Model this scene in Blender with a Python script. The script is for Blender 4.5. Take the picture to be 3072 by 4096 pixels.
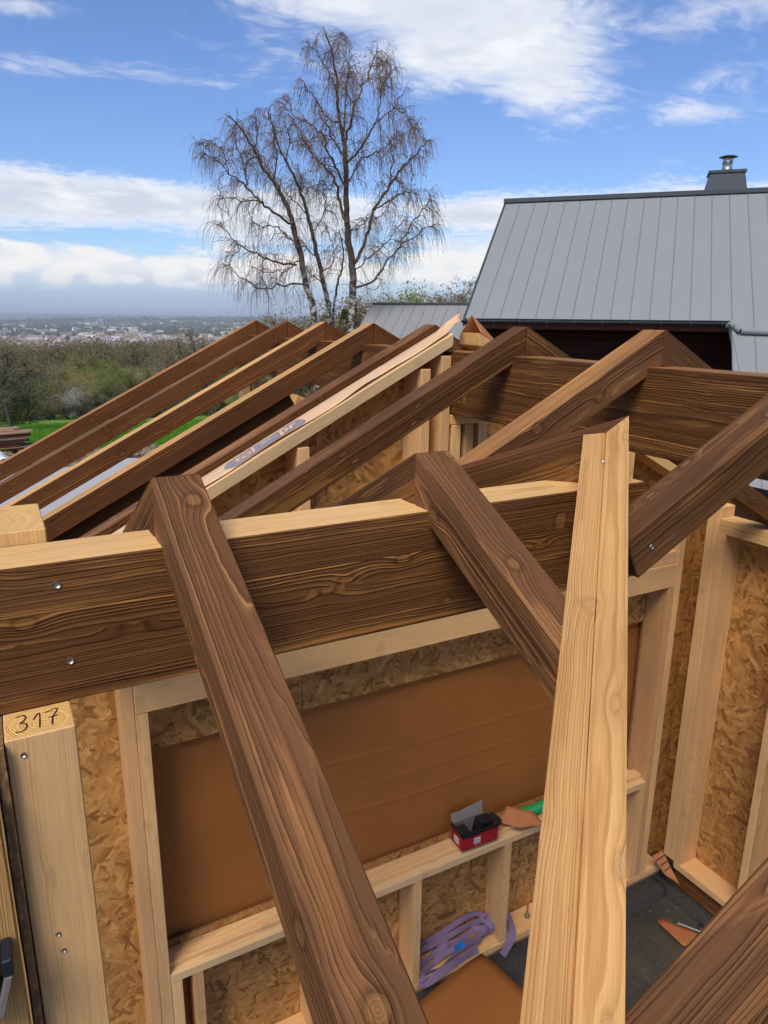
import bpy, bmesh, math, random
import numpy as np
from mathutils import Vector, Matrix, noise as mnoise
for o in list(bpy.data.objects): bpy.data.objects.remove(o)
scene = bpy.context.scene
COL = scene.collection
rad = math.radians
# ------------------------------------------------------------------ camera
YAW, PITCH, ROLL, FPX, CAMZ = 1.0697357, 0.26424273, 0.00981248, 2872.75, 0.368
cam_data = bpy.data.cameras.new('camera'); cam = bpy.data.objects.new('camera', cam_data); COL.objects.link(cam)
cam_data.sensor_fit = 'HORIZONTAL'; cam_data.sensor_width = 36.0; cam_data.lens = 36.0*FPX/3072
cam_data.clip_start = 0.02; cam_data.clip_end = 90000
def level_to_world(v):
    r, u, f = v
    return Vector((math.sin(YAW)*r+math.cos(YAW)*f, -math.cos(YAW)*r+math.sin(YAW)*f, u))
_c, _s, _cp, _sp = math.cos(ROLL), math.sin(ROLL), math.cos(PITCH), math.sin(PITCH)
_right = level_to_world((_c, _s*_cp, _s*_sp)); _up = level_to_world((-_s, _c*_cp, _c*_sp)); _fwd = level_to_world((0, -_sp, _cp))
cam.matrix_world = Matrix(((_right.x, _up.x, -_fwd.x, 0), (_right.y, _up.y, -_fwd.y, 0), (_right.z, _up.z, -_fwd.z, CAMZ), (0, 0, 0, 1)))
scene.camera = cam
# ------------------------------------------------------------------ exposure
scene.view_settings.view_transform = 'Standard'; scene.view_settings.look = 'None'
scene.view_settings.gamma = 1.0; scene.view_settings.use_curve_mapping = False
scene.view_settings.exposure = 0.93
scene.render.film_transparent = False
# ------------------------------------------------------------------ node helper
class NT:
    def __init__(self, tree):
        self.t = tree; tree.nodes.clear()
    def n(self, typ, **kw):
        nd = self.t.nodes.new('ShaderNode'+typ)
        for k, v in kw.items(): setattr(nd, k, v)
        return nd
    def put(self, sock, val):
        if val is None: return
        if isinstance(val, bpy.types.NodeSocket): self.t.links.new(val, sock)
        elif isinstance(val, (tuple, list)) and len(val) == 3 and sock.type == 'RGBA': sock.default_value = (*val, 1)
        else: sock.default_value = val
    def m(self, op, a, b=None, c=None, clamp=False):
        nd = self.n('Math', operation=op, use_clamp=clamp)
        self.put(nd.inputs[0], a)
        if b is not None: self.put(nd.inputs[1], b)
        if c is not None: self.put(nd.inputs[2], c)
        return nd.outputs[0]
    def comb(self, x, y, z):
        nd = self.n('CombineXYZ')
        for i, v in enumerate((x, y, z)): self.put(nd.inputs[i], v)
        return nd.outputs[0]
    def sep(self, v):
        nd = self.n('SeparateXYZ'); self.put(nd.inputs[0], v); return nd.outputs
    def vadd(self, a, b):
        nd = self.n('VectorMath', operation='ADD'); self.put(nd.inputs[0], a); self.put(nd.inputs[1], b); return nd.outputs[0]
    def vmul(self, a, b):
        nd = self.n('VectorMath', operation='MULTIPLY'); self.put(nd.inputs[0], a); self.put(nd.inputs[1], b); return nd.outputs[0]
    def noise(self, vec, scale=1.0, detail=2.0, rough=0.5, color=False, dist=0.0):
        nd = self.n('TexNoise'); self.put(nd.inputs['Vector'], vec)
        nd.inputs['Scale'].default_value = scale; nd.inputs['Detail'].default_value = detail
        nd.inputs['Roughness'].default_value = rough; nd.inputs['Distortion'].default_value = dist
        return nd.outputs['Color' if color else 0]
    def vor(self, vec, scale=1.0, feature='F1', out='Distance', rnd=1.0, dim='3D'):
        nd = self.n('TexVoronoi', feature=feature, voronoi_dimensions=dim); self.put(nd.inputs['Vector'], vec)
        nd.inputs['Scale'].default_value = scale; nd.inputs['Randomness'].default_value = rnd
        return nd.outputs[out]
    def mix(self, f, a, b, blend='MIX', clamp=True):
        nd = self.n('Mix', data_type='RGBA', blend_type=blend)
        self.put(nd.inputs[0], f); self.put(nd.inputs[6], a); self.put(nd.inputs[7], b)
        return nd.outputs[2]
    def ramp(self, f, stops, interp='LINEAR'):
        nd = self.n('ValToRGB'); cr = nd.color_ramp; cr.interpolation = interp
        while len(cr.elements) < len(stops): cr.elements.new(0.5)
        for e, (p, c) in zip(cr.elements, stops):
            e.position = p; e.color = (*c, 1) if isinstance(c, (tuple, list)) else (c, c, c, 1)
        self.put(nd.inputs[0], f); return nd.outputs[0]
    def sstep(self, x, a, b):
        nd = self.n('MapRange', interpolation_type='SMOOTHSTEP'); self.put(nd.inputs[0], x)
        nd.inputs[1].default_value = a; nd.inputs[2].default_value = b; return nd.outputs[0]
    def bump(self, h, strength=0.5, dist=0.01, normal=None):
        nd = self.n('Bump'); nd.inputs['Strength'].default_value = strength; nd.inputs['Distance'].default_value = dist
        self.put(nd.inputs['Height'], h)
        if normal is not None: self.put(nd.inputs['Normal'], normal)
        return nd.outputs[0]
    def out(self, color, rough=0.6, normal=None, metal=0.0, spec=None):
        p = self.n('BsdfPrincipled'); self.put(p.inputs['Base Color'], color); self.put(p.inputs['Roughness'], rough)
        p.inputs['Metallic'].default_value = metal
        if spec is not None: p.inputs['Specular IOR Level'].default_value = spec
        if normal is not None: self.put(p.inputs['Normal'], normal)
        o = self.n('OutputMaterial'); self.t.links.new(p.outputs[0], o.inputs[0]); return p
def S(r, g, b):   # sRGB 0-255 -> linear
    f = lambda c: (c/12.92 if c <= .04045 else ((c+.055)/1.055)**2.4)
    return tuple(f(c/255.0) for c in (r, g, b))
def mat(name):
    m = bpy.data.materials.new(name); m.use_nodes = True; return m, NT(m.node_tree)
# ------------------------------------------------------------------ sky and sun
SUN_AZ, SUN_EL = rad(222), rad(54)      # azimuth measured from +X towards +Y
world = bpy.data.worlds.new('World'); scene.world = world; world.use_nodes = True
w = NT(world.node_tree)
sky = w.n('TexSky', sky_type='NISHITA'); sky.sun_disc = False
sky.sun_elevation = SUN_EL; sky.sun_rotation = rad(90)-SUN_AZ
sky.air_density = 1.0; sky.dust_density = 0.6; sky.ozone_density = 2.0; sky.altitude = 400
dirv = w.n('TexCoord').outputs['Generated']
dx, dy, dz = w.sep(dirv)
az = w.m('MULTIPLY', w.m('ARCTAN2', dy, dx), 180/math.pi)          # degrees from +X
el = w.m('MULTIPLY', w.m('ARCSINE', dz), 180/math.pi)
# cloud layer: direction on a flat high layer, so clouds shrink and flatten towards the horizon
zz = w.m('ADD', w.m('MAXIMUM', dz, 0.0), 0.10)
pu = w.comb(w.m('DIVIDE', dx, zz), w.m('DIVIDE', dy, zz), 0.0)
wp = w.noise(pu, 2.2, 3, 0.6, color=True)
pw = w.vadd(pu, w.vmul(wp, (0.35, 0.35, 0.0)))
n1 = w.noise(pw, 1.25, 7, 0.60)
n2 = w.noise(pw, 6.0, 4, 0.62)
dens = w.m('ADD', w.m('MULTIPLY', n1, 0.72), w.m('MULTIPLY', n2, 0.28))
def blob(a0, e0, ra_, re_, amp, tilt=0.0):
    k = math.cos(rad(e0))
    da = w.m('MULTIPLY_ADD', az, k/ra_, -a0*k/ra_)
    de = w.m('MULTIPLY_ADD', el, 1/re_, -e0/re_)
    if tilt: de = w.m('MULTIPLY_ADD', da, tilt*ra_/re_, de)
    q = w.m('MULTIPLY_ADD', da, da, w.m('MULTIPLY', de, de))
    return w.m('MULTIPLY', w.m('POWER', 1/math.e, q), amp)
BLOBS = [
    (54.5, 18.6, 7.0, 3.6, 0.30, 0.0), (49.5, 15.4, 3.9, 3.2, 0.30, 0.0), (66, 20.6, 12, 1.7, 0.24, -0.06), (58.5, 17.0, 4.0, 1.6, 0.14, 0.0),
    (40.5, 13.2, 3.2, 0.7, 0.22, 0.0), (39.0, 15.0, 2.2, 1.0, 0.12, 0.0), (37.0, 18.6, 4.5, 1.6, 0.16, 0.0), (84.5, 15.2, 6.0, 0.75, 0.24, 0.05), (75, 15.2, 4.0, 0.45, 0.17, 0.0),
    (86, 18.2, 3.6, 0.6, 0.20, 0.0),
    (86.0, 7.9, 13.0, 1.9, 0.52, 0.0), (69.0, 7.2, 8.0, 1.7, 0.50, 0.0), (53.0, 7.4, 5.0, 1.2, 0.42, 0.0), (40, 8.3, 7.0, 0.8, 0.30, 0.0), (73, 5.0, 3.0, 0.5, 0.26, 0.0),
    (85.5, 3.3, 6.0, 1.35, 0.46, 0.0), (76.0, 3.1, 5.0, 1.0, 0.44, 0.0), (66.0, 3.4, 6.0, 1.1, 0.40, 0.0), (56.5, 3.7, 3.5, 1.8, 0.40, 0.0), (104.0, 4.0, 14.0, 1.9, 0.36, 0.0), (36, 3.5, 14, 1.6, 0.30, 0.0),
]
bsum = None
for b in BLOBS:
    v = blob(*b); bsum = v if bsum is None else w.m('ADD', bsum, v)
# broken cloud over the whole dome, thinner where the sky is open between the banks
gap = w.m('ADD', blob(80, 12.0, 24, 3.4, 0.16), blob(60, 10.4, 30, 1.5, 0.10))
gap = w.m('ADD', gap, w.m('ADD', blob(82, 5.15, 9, .42, 0.22), blob(70, 5.0, 6, .3, .12)))
# heaped outlines for the low clouds: fine billows in azimuth and height
bil = w.comb(w.m('MULTIPLY', az, .55), w.m('MULTIPLY', el, 1.15), 0.0)
vb = w.n('TexVoronoi', feature='SMOOTH_F1', voronoi_dimensions='2D'); w.put(vb.inputs['Vector'], w.vadd(bil, w.vmul(w.noise(bil, 1.6, 3, .55, color=True), (.7, .7, 0)))); vb.inputs['Scale'].default_value = 1.0
bilv = w.m('SUBTRACT', .55, vb.outputs['Distance'])
low = w.sstep(el, 5.6, 4.6)
ndet = w.noise(bil, 3.2, 4, .6)
det = w.m('ADD', w.m('MULTIPLY', bilv, .42), w.m('MULTIPLY', w.m('SUBTRACT', ndet, .5), .35))
fld = w.m('SUBTRACT', w.m('ADD', dens, bsum), gap)
fld = w.m('ADD', fld, w.m('MULTIPLY', det, w.m('MULTIPLY', low, .62)))
mid = w.m('MULTIPLY', w.sstep(el, 4.8, 6.0), w.sstep(el, 12.0, 9.0))
fld = w.m('ADD', fld, w.m('MULTIPLY', w.m('SUBTRACT', ndet, .5), w.m('MULTIPLY', mid, .30)))
wisp = w.noise(w.vmul(pw, (1.0, 2.2, 1.0)), 9.0, 4, .65)
fld = w.m('ADD', fld, w.m('MULTIPLY', w.m('SUBTRACT', wisp, .5), w.m('MULTIPLY', w.m('SUBTRACT', 1.0, low), .34)))
cov = w.m('POWER', w.sstep(fld, 0.51, 0.88), 1.05)
cov = w.m('ADD', w.m('MULTIPLY', cov, w.m('SUBTRACT', 1.0, low)), w.m('MULTIPLY', w.sstep(fld, .60, .86), low))
# shading inside the cloud: thick parts greyer, heads of the billows bright
shade_n = w.noise(w.vadd(pw, (0.11, 0.09, 0.0)), 3.2, 4, 0.6)
thick = w.sstep(fld, 0.62, 1.0)
grey = w.m('MULTIPLY', thick, w.sstep(shade_n, 0.72, 0.40))
grey_low = w.m('MULTIPLY', w.m('ADD', w.m('MULTIPLY', w.sstep(el, 3.6, 1.8), .75), w.m('MULTIPLY', w.sstep(bilv, .28, -.05), .55)), 1.0, clamp=True)
grey = w.m('ADD', w.m('MULTIPLY', grey, w.m('SUBTRACT', 1.0, low)), w.m('MULTIPLY', grey_low, low))
cl_white = (5.0, 5.1, 5.35); cl_grey = (3.5, 3.8, 4.45)
ccol = w.mix(grey, cl_white, cl_grey)
ccol = w.mix(w.m('MULTIPLY', low, w.m('SUBTRACT', 1.0, grey_low)), ccol, (5.15, 5.1, 5.0))
# blue sky, and a bluish bank of far rain cloud along the horizon
skyc = w.mix(w.sstep(el, 3.0, 15.0), (0.53, 0.62, 0.78), (0.55, 0.64, 0.84))
skyc = w.mix(1.0, sky.outputs[0], skyc, 'MULTIPLY')
hz = w.m('MULTIPLY', w.sstep(el, 3.2, 1.0), w.m('ADD', .8, w.m('MULTIPLY', w.noise(w.comb(w.m('MULTIPLY', az, .12), w.m('MULTIPLY', el, 2.2), 0.0), 1.0, 3, .5), .4)), clamp=True)
base = w.mix(w.m('MULTIPLY', hz, 0.85), skyc, (2.2, 2.85, 4.0))
fin = w.mix(w.m('MULTIPLY', cov, w.sstep(el, 1.2, 2.4)), base, ccol)
bg = w.n('Background'); w.put(bg.inputs[0], fin); bg.inputs[1].default_value = 0.10
wo = w.n('OutputWorld'); w.t.links.new(bg.outputs[0], wo.inputs[0])
sun_d = bpy.data.lights.new('sun', 'SUN'); sun_d.energy = 1.8; sun_d.angle = rad(26); sun_d.color = (1.0, 0.90, 0.76)
sun = bpy.data.objects.new('sun', sun_d); COL.objects.link(sun)
sdir = Vector((math.cos(SUN_EL)*math.cos(SUN_AZ), math.cos(SUN_EL)*math.sin(SUN_AZ), math.sin(SUN_EL)))
sun.rotation_euler = sdir.to_track_quat('Z', 'Y').to_euler(); sun.location = sdir*50
# ------------------------------------------------------------------ materials
def wood(name, mid, dark, line, spacing=.0046, line_amt=.8, lam=0.0, rough=.62, bump=.5, knot=1.0, wear=(.45, .62), var=.30, warp=.05, knotcol=None, spec=.12, worn=0.0, worncol=None):
    m_, t = mat(name)
    tc = t.n('TexCoord').outputs['Object']; rnd = t.n('ObjectInfo').outputs['Random']
    x, y, z = t.sep(tc)
    off = t.m('MULTIPLY', rnd, 83.0)
    x = t.m('ADD', x, off)
    r2 = t.m('FRACT', t.m('MULTIPLY', rnd, 17.31))
    if lam:
        li = t.m('FLOOR', t.m('DIVIDE', z, lam))
        wn = t.n('TexWhiteNoise', noise_dimensions='2D'); t.put(wn.inputs['Vector'], t.comb(li, off, 0.0))
        h = wn.outputs['Value']; h2 = t.m('FRACT', t.m('MULTIPLY', h, 13.7))
        x = t.m('ADD', x, t.m('MULTIPLY', h, 40.0))
        y0 = t.m('MULTIPLY', t.m('SUBTRACT', h2, .5), .16)
        z0 = t.m('ADD', t.m('MULTIPLY', t.m('ADD', li, .5), lam), t.m('MULTIPLY', t.m('SUBTRACT', h, .5), .15))
    else:
        y0 = t.m('MULTIPLY', t.m('SUBTRACT', rnd, .5), .10)
        z0 = t.m('SUBTRACT', t.m('MULTIPLY', r2, -.10), .015)
    v1 = t.comb(t.m('MULTIPLY', x, .75), t.m('MULTIPLY', y, 5.0), t.m('MULTIPLY', z, 5.0))
    wn1 = t.m('MULTIPLY', t.m('SUBTRACT', t.noise(v1, 1.0, 2, .5), .5), warp)
    v2 = t.comb(t.m('MULTIPLY', x, 5.0), t.m('MULTIPLY', y, 40.0), t.m('MULTIPLY', z, 40.0))
    fine = t.noise(v2, 1.0, 3, .55)
    wn2 = t.m('MULTIPLY', t.m('SUBTRACT', fine, .5), .0050)
    dy_, dz_ = t.m('SUBTRACT', y, y0), t.m('SUBTRACT', z, z0)
    ang = t.m('ARCTAN2', dy_, dz_)
    kx = t.m('ADD', x, t.m('MULTIPLY', wn1, .5))
    kd = t.vor(t.comb(t.m('MULTIPLY', kx, 4.2), t.m('MULTIPLY', ang, .5), 0.0), 1.0, dim='2D')
    kd = t.m('ADD', kd, t.m('MULTIPLY', t.m('SUBTRACT', fine, .5), .03))
    kg = t.m('EXPONENT', t.m('MULTIPLY', t.m('POWER', t.m('DIVIDE', kd, .15), 2.0), -1.0))
    r = t.m('SQRT', t.m('ADD', t.m('MULTIPLY', dy_, dy_), t.m('MULTIPLY', dz_, dz_)))
    r = t.m('ADD', t.m('ADD', r, t.m('ADD', wn1, wn2)), t.m('MULTIPLY', kg, .0055*knot))
    rn = t.n('TexNoise', noise_dimensions='1D'); t.put(rn.inputs['W'], t.m('ADD', t.m('MULTIPLY', r, 75.0), off)); rn.inputs['Scale'].default_value = 1.0; rn.inputs['Detail'].default_value = 2.0
    r = t.m('ADD', r, t.m('MULTIPLY', t.m('SUBTRACT', rn.outputs[0], .5), .010))
    ph = t.m('DIVIDE', r, spacing); s = t.m('FRACT', ph)
    wr = t.n('TexWhiteNoise', noise_dimensions='1D'); t.put(wr.inputs['W'], t.m('ADD', t.m('FLOOR', ph), t.m('FLOOR', off))); hr = wr.outputs['Value']
    hr2 = t.m('FRACT', t.m('MULTIPLY', hr, 7.77))
    v3 = t.comb(t.m('MULTIPLY', x, 1.6), t.m('MULTIPLY', y, 12.0), t.m('MULTIPLY', z, 12.0))
    patch = t.noise(v3, 1.0, 3, .6)
    wearf = t.sstep(patch, wear[0], wear[1])
    ring_shade = t.ramp(s, [(0.0, 0.25), (0.25, 0.0), (.62, .35), (.84, 1.0), (.95, .9), (1.0, .3)])  # ring darkening, plus painted shadow beside the raised pale line
    ring_shade = t.m('MULTIPLY', ring_shade, t.m('ADD', .12, t.m('MULTIPLY', t.m('MULTIPLY', hr, hr), .88)))
    col = t.mix(ring_shade, mid, dark)
    linef = t.ramp(s, [(0.0, 1.0), (.10, .35), (.24, 0.0), (.88, 0.0), (.96, .9), (1.0, 1.0)])
    linef = t.m('MULTIPLY', linef, t.sstep(hr2, .30, .95))
    col = t.mix(t.m('MULTIPLY', t.m('MULTIPLY', linef, line_amt), t.m('ADD', t.m('MULTIPLY', wearf, .8), .2)), col, line)
    if worn:
        pv_ = t.comb(t.m('MULTIPLY', x, 2.4), t.m('MULTIPLY', y, 19.0), t.m('MULTIPLY', z, 19.0))
        pn = t.m('ADD', t.noise(t.vadd(pv_, (3.1, 7.7, 1.3)), 1.0, 3, .5), t.m('MULTIPLY', t.m('SUBTRACT', hr, .5), .20))
        col = t.mix(t.m('MULTIPLY', t.sstep(pn, .58, .64), worn), col, worncol or line)
    # broad tone variation and fibres
    v4 = t.comb(t.m('MULTIPLY', x, 1.1), t.m('MULTIPLY', y, 3.5), t.m('MULTIPLY', z, 3.5))
    tone = t.noise(v4, 1.3, 3, .55)
    k = t.m('ADD', t.m('MULTIPLY', t.m('SUBTRACT', tone, .5), var*2.6), 1.0)
    v5 = t.comb(t.m('MULTIPLY', x, 14.0), t.m('MULTIPLY', y, 420.0), t.m('MULTIPLY', z, 420.0))
    fib = t.noise(v5, 1.0, 2, .6)
    k = t.m('MULTIPLY', k, t.m('ADD', t.m('MULTIPLY', fib, .36), .82))
    k = t.m('MULTIPLY', k, t.m('ADD', t.m('MULTIPLY', t.m('SUBTRACT', r2, .5), var*.7), 1.0))
    col = t.mix(1.0, col, t.comb(k, k, k), 'MULTIPLY')
    scv = t.comb(t.m('MULTIPLY', x, 7.0), t.m('MULTIPLY', y, 55.0), t.m('MULTIPLY', z, 55.0))
    scf = t.m('MULTIPLY', t.sstep(t.noise(scv, 1.0, 4, .65), .66, .78), t.sstep(tone, .50, .62))
    col = t.mix(t.m('MULTIPLY', scf, .55), col, tuple(min(.8, 1.25*c+.03) for c in line))
    stv = t.comb(t.m('MULTIPLY', x, 3.0), t.m('MULTIPLY', y, 22.0), t.m('MULTIPLY', z, 22.0))
    stf = t.sstep(t.noise(t.vadd(stv, (5.3, 1.7, 9.1)), 1.0, 4, .6), .60, .74)
    col = t.mix(t.m('MULTIPLY', stf, .22), col, tuple(.75*c for c in dark))
    kc = knotcol or tuple(c*.75 for c in dark)
    core = t.sstep(kd, .068, .048); halo = t.m('MULTIPLY', t.sstep(kd, .12, .06), .45*min(1, knot))
    col = t.mix(halo, col, tuple(.8*c for c in dark))
    ringk = t.m('FRACT', t.m('MULTIPLY', kd, 55.0))
    kcol = t.mix(t.m('MULTIPLY', ringk, .5), tuple(.5*(a+b) for a, b in zip(line, mid)), kc)
    col = t.mix(t.m('MULTIPLY', core, .85*min(1, knot)), col, kcol)
    hgt = t.m('ADD', t.m('MULTIPLY', t.ramp(s, [(0, 1.0), (.12, .55), (.3, .1), (.75, .35), (.9, .9), (1, 1)]), 1.0), t.m('MULTIPLY', fib, .30))
    nrm = t.bump(hgt, bump, .0022)
    rr = t.m('ADD', t.m('MULTIPLY', fine, .22), rough-.1)
    t.out(col, rr, nrm, spec=spec)
    return m_
M = {}
M['dark'] = wood('stained_dark_wood', S(106, 68, 37), S(58, 35, 18), S(196, 138, 70), lam=0.04, spacing=.0038, bump=.75, line_amt=1.0, var=.34, warp=.020, worn=.25)
M['rafter'] = wood('stained_rafter_wood', S(112, 68, 36), S(70, 40, 20), S(158, 104, 55), spacing=.0036, bump=.75, line_amt=.8, var=.36, warp=.018, worn=.2)
M['weathered'] = wood('weathered_stained_wood', S(112, 75, 46), S(68, 43, 26), S(186, 134, 78), spacing=.0039, bump=.8, line_amt=.9, warp=.024, var=.46, worn=.55, worncol=S(158, 108, 64))
M['tan'] = wood('rubbed_stained_wood', S(160, 112, 65), S(114, 75, 41), S(198, 148, 88), spacing=.0040, bump=.7, line_amt=.8, warp=.024, worn=.4)
M['honey'] = wood('honey_stained_wood', S(208, 160, 100), S(180, 131, 76), S(220, 177, 116), spacing=.0046, bump=.5, line_amt=.6, knotcol=S(92, 62, 54), var=.30, warp=.026, worn=.35, worncol=S(172, 118, 66))
M['straw'] = wood('planed_straw_wood', S(222, 178, 116), S(196, 148, 88), S(230, 192, 134), spacing=.0050, bump=.25, line_amt=.4, var=.16, knot=.5)
M['pale'] = wood('planed_spruce', S(226, 180, 124), S(202, 150, 96), S(232, 194, 144), spacing=.0040, bump=.15, line_amt=.3, var=.20, knot=.6, knotcol=S(120, 76, 42), rough=.68)
M['pale2'] = wood('grey_spruce', S(220, 184, 134), S(194, 152, 104), S(228, 198, 154), spacing=.0042, bump=.15, line_amt=.3, var=.18, knot=.6, knotcol=S(120, 80, 48), rough=.7)
M['pink'] = wood('rosy_spruce', S(208, 160, 110), S(180, 130, 84), S(218, 174, 126), spacing=.0042, bump=.15, line_amt=.3, var=.2, knot=.6, knotcol=S(100, 62, 42), rough=.7)
M['endgrain'] = wood('sawn_end_grain', S(222, 178, 110), S(188, 138, 76), S(230, 192, 130), spacing=.0048, bump=.5, line_amt=.4, var=.14, knot=0.0, rough=.8)
M['oldboard'] = wood('rough_old_board', S(158, 126, 98), S(116, 86, 64), S(178, 148, 118), spacing=.005, bump=.4, line_amt=.4, var=.3)
M['rustboard'] = wood('red_brown_board', S(104, 60, 44), S(70, 38, 28), S(126, 80, 58), spacing=.005, bump=.4, line_amt=.4, var=.3)
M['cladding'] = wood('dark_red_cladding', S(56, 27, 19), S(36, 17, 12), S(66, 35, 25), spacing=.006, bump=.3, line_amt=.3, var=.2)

def osb():
    m_, t = mat('osb_board'); tc = t.n('TexCoord').outputs['Object']; rnd = t.n('ObjectInfo').outputs['Random']
    tc = t.vadd(tc, t.comb(t.m('MULTIPLY', rnd, 31.0), t.m('MULTIPLY', rnd, 17.0), 0.0))
    x, y, z = t.sep(tc)
    wv = t.noise(tc, 26.0, 2, .5, color=True)
    p = t.vadd(tc, t.vmul(t.vadd(wv, (-.5, -.5, -.5)), (.012, .012, 0)))
    x, y, z = t.sep(p)
    val = t.noise(t.vmul(p, (30, 120, 1)), 1.0, 3, .6); hgt = val; fv = t.vmul(p, (20, 200, 0))
    for i, (sc_, w_, l_) in enumerate([(8, .17, .55), (9.5, .15, .6), (11, .17, .55), (8.5, .13, .6), (13, .15, .6), (10, .12, .6), (16, .14, .6), (12, .10, .6), (21, .13, .7), (9, .10, .6)]):
        nd = t.n('TexVoronoi', voronoi_dimensions='2D'); pp = t.vadd(p, (i*3.37, i*1.91, 0)); t.put(nd.inputs['Vector'], pp); nd.inputs['Scale'].default_value = sc_
        c = t.sep(nd.outputs['Color'])
        df = t.n('VectorMath', operation='SUBTRACT'); t.put(df.inputs[0], t.vmul(pp, (sc_, sc_, 0))); t.put(df.inputs[1], t.vmul(nd.outputs['Position'], (sc_, sc_, 0)))
        ro = t.n('VectorRotate', rotation_type='Z_AXIS'); t.put(ro.inputs['Vector'], df.outputs[0]); t.put(ro.inputs['Angle'], t.m('MULTIPLY', c[0], 6.283))
        u, v, _z = t.sep(ro.outputs[0])
        ww = t.m('MULTIPLY', t.m('ADD', c[2], .45), w_)
        f = t.m('MULTIPLY', t.m('LESS_THAN', t.m('ABSOLUTE', u), l_), t.m('LESS_THAN', t.m('ABSOLUTE', t.m('ADD', v, t.m('MULTIPLY', u, .06))), ww))
        nv = t.m('ADD', t.m('MULTIPLY', c[1], .85), t.m('MULTIPLY', t.m('DIVIDE', v, w_), .08))
        g = t.m('SUBTRACT', 1.0, f)
        val = t.m('MULTIPLY_ADD', val, g, t.m('MULTIPLY', nv, f)); hgt = t.m('MULTIPLY_ADD', hgt, g, t.m('MULTIPLY', c[2], f))
        mxv = t.n('Mix', data_type='VECTOR'); t.put(mxv.inputs[0], f); t.put(mxv.inputs[4], fv); t.put(mxv.inputs[5], t.comb(t.m('MULTIPLY', u, 2.2), t.m('MULTIPLY', v, 26.0), i*5.0)); fv = mxv.outputs[1]
    val = t.m('ADD', val, t.m('MULTIPLY', t.m('SUBTRACT', t.noise(fv, 1.0, 2, .6), .5), .50))
    col = t.ramp(val, [(0.0, S(130, 86, 42)), (.20, S(166, 116, 60)), (.55, S(188, 136, 74)), (.85, S(204, 154, 90)), (1.0, S(226, 182, 122))])
    big = t.noise(tc, 3.0, 3, .5); k = t.m('ADD', t.m('MULTIPLY', big, .5), .74)
    fib = t.noise(tc, 180.0, 2, .6); k = t.m('MULTIPLY', k, t.m('ADD', t.m('MULTIPLY', fib, .3), .85))
    col = t.mix(1.0, col, t.comb(k, k, k), 'MULTIPLY')
    sp = t.vor(tc, 34.0); spot = t.sstep(sp, .13, .08)
    gate = t.m('GREATER_THAN', t.noise(tc, 9.0, 2, .5), .55)
    col = t.mix(t.m('MULTIPLY', t.m('MULTIPLY', spot, gate), .8), col, S(52, 30, 16))
    t.out(col, .6, t.bump(t.m('ADD', hgt, t.m('MULTIPLY', fib, .3)), .5, .0018), spec=.35)
    return m_
M['osb'] = osb()
def simple(name, col, rough=.6, metal=0.0, nscale=20.0, amt=.25, bump=.15, bdist=.004, spec=None, col2=None):
    m_, t = mat(name); tc = t.n('TexCoord').outputs['Object']
    n = t.noise(tc, nscale, 5, .6)
    c = t.mix(n, tuple(v*(1-amt) for v in col), tuple(min(1, v*(1+amt)) for v in col) if col2 is None else col2)
    t.out(c, t.m('ADD', t.m('MULTIPLY', n, .2), rough-.1), t.bump(n, bump, bdist), metal, spec)
    return m_
M['membrane'] = simple('brown_membrane', S(160, 98, 40), .7, nscale=7, amt=.10, bump=.3, bdist=.012)
M['paper'] = simple('brown_paper', S(176, 108, 62), .7, nscale=14, amt=.08, bump=.1, bdist=.004)
M['peach'] = simple('peach_membrane', S(224, 182, 138), .6, nscale=20, amt=.07, bump=.2)
M['logogrey'] = simple('grey_print', S(138, 130, 130), .6, amt=.06)
M['ink'] = simple('pencil_ink', S(38, 32, 28), .8, nscale=60, amt=.3)
M['zinc'] = simple('zinc_sheet', S(140, 141, 140), .7, metal=0, nscale=1.2, amt=.05, bump=.05, bdist=.02, spec=.2)
M['zincseam'] = simple('zinc_seam', S(118, 118, 117), .6, nscale=3, amt=.05, bump=.03)
M['zincdark'] = simple('dark_zinc', S(78, 82, 85), .5, metal=.35, nscale=3, amt=.08, bump=.03)
M['steel'] = simple('zinc_plated_steel', S(178, 176, 170), .42, metal=1.0, nscale=30, amt=.15, bump=.05)
M['steeldark'] = simple('dark_blue_steel', S(52, 58, 70), .4, metal=.6, nscale=12, amt=.2, bump=.1)
M['greysteel'] = simple('worn_grey_plastic', S(120, 112, 106), .6, nscale=90, amt=.12, bump=.3)
M['flue'] = simple('stainless_flue', S(188, 190, 194), .3, metal=.9, nscale=6, amt=.12, bump=.05)
M['red'] = simple('red_carton', S(164, 20, 34), .55, nscale=16, amt=.14, bump=.15)
M['blackcard'] = simple('black_carton', S(26, 27, 34), .5, nscale=16, amt=.3, bump=.15)
M['greycard'] = simple('grey_carton', S(134, 122, 112), .75, nscale=30, amt=.12, bump=.1)
M['white'] = simple('white_print', S(228, 224, 220), .6, amt=.04)
M['green'] = simple('green_conduit', S(28, 150, 84), .4, nscale=10, amt=.12)
M['purple'] = simple('purple_webbing', S(132, 110, 138), .9, nscale=70, amt=.14, bump=.3, bdist=.002)
M['bluetag'] = simple('blue_tag', S(28, 112, 178), .5, amt=.15)
M['bitumen'] = simple('black_bitumen', S(38, 37, 36), .75, nscale=45, amt=.5, bump=.6, bdist=.006, col2=S(86, 83, 78), spec=.2)
M['blackfoil'] = simple('black_foil', S(24, 24, 27), .45, nscale=9, amt=.2, bump=.3)
M['tarp'] = simple('pale_blue_grey_sheet', S(176, 174, 168), .7, nscale=2.5, amt=.05, bump=.05)
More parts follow.
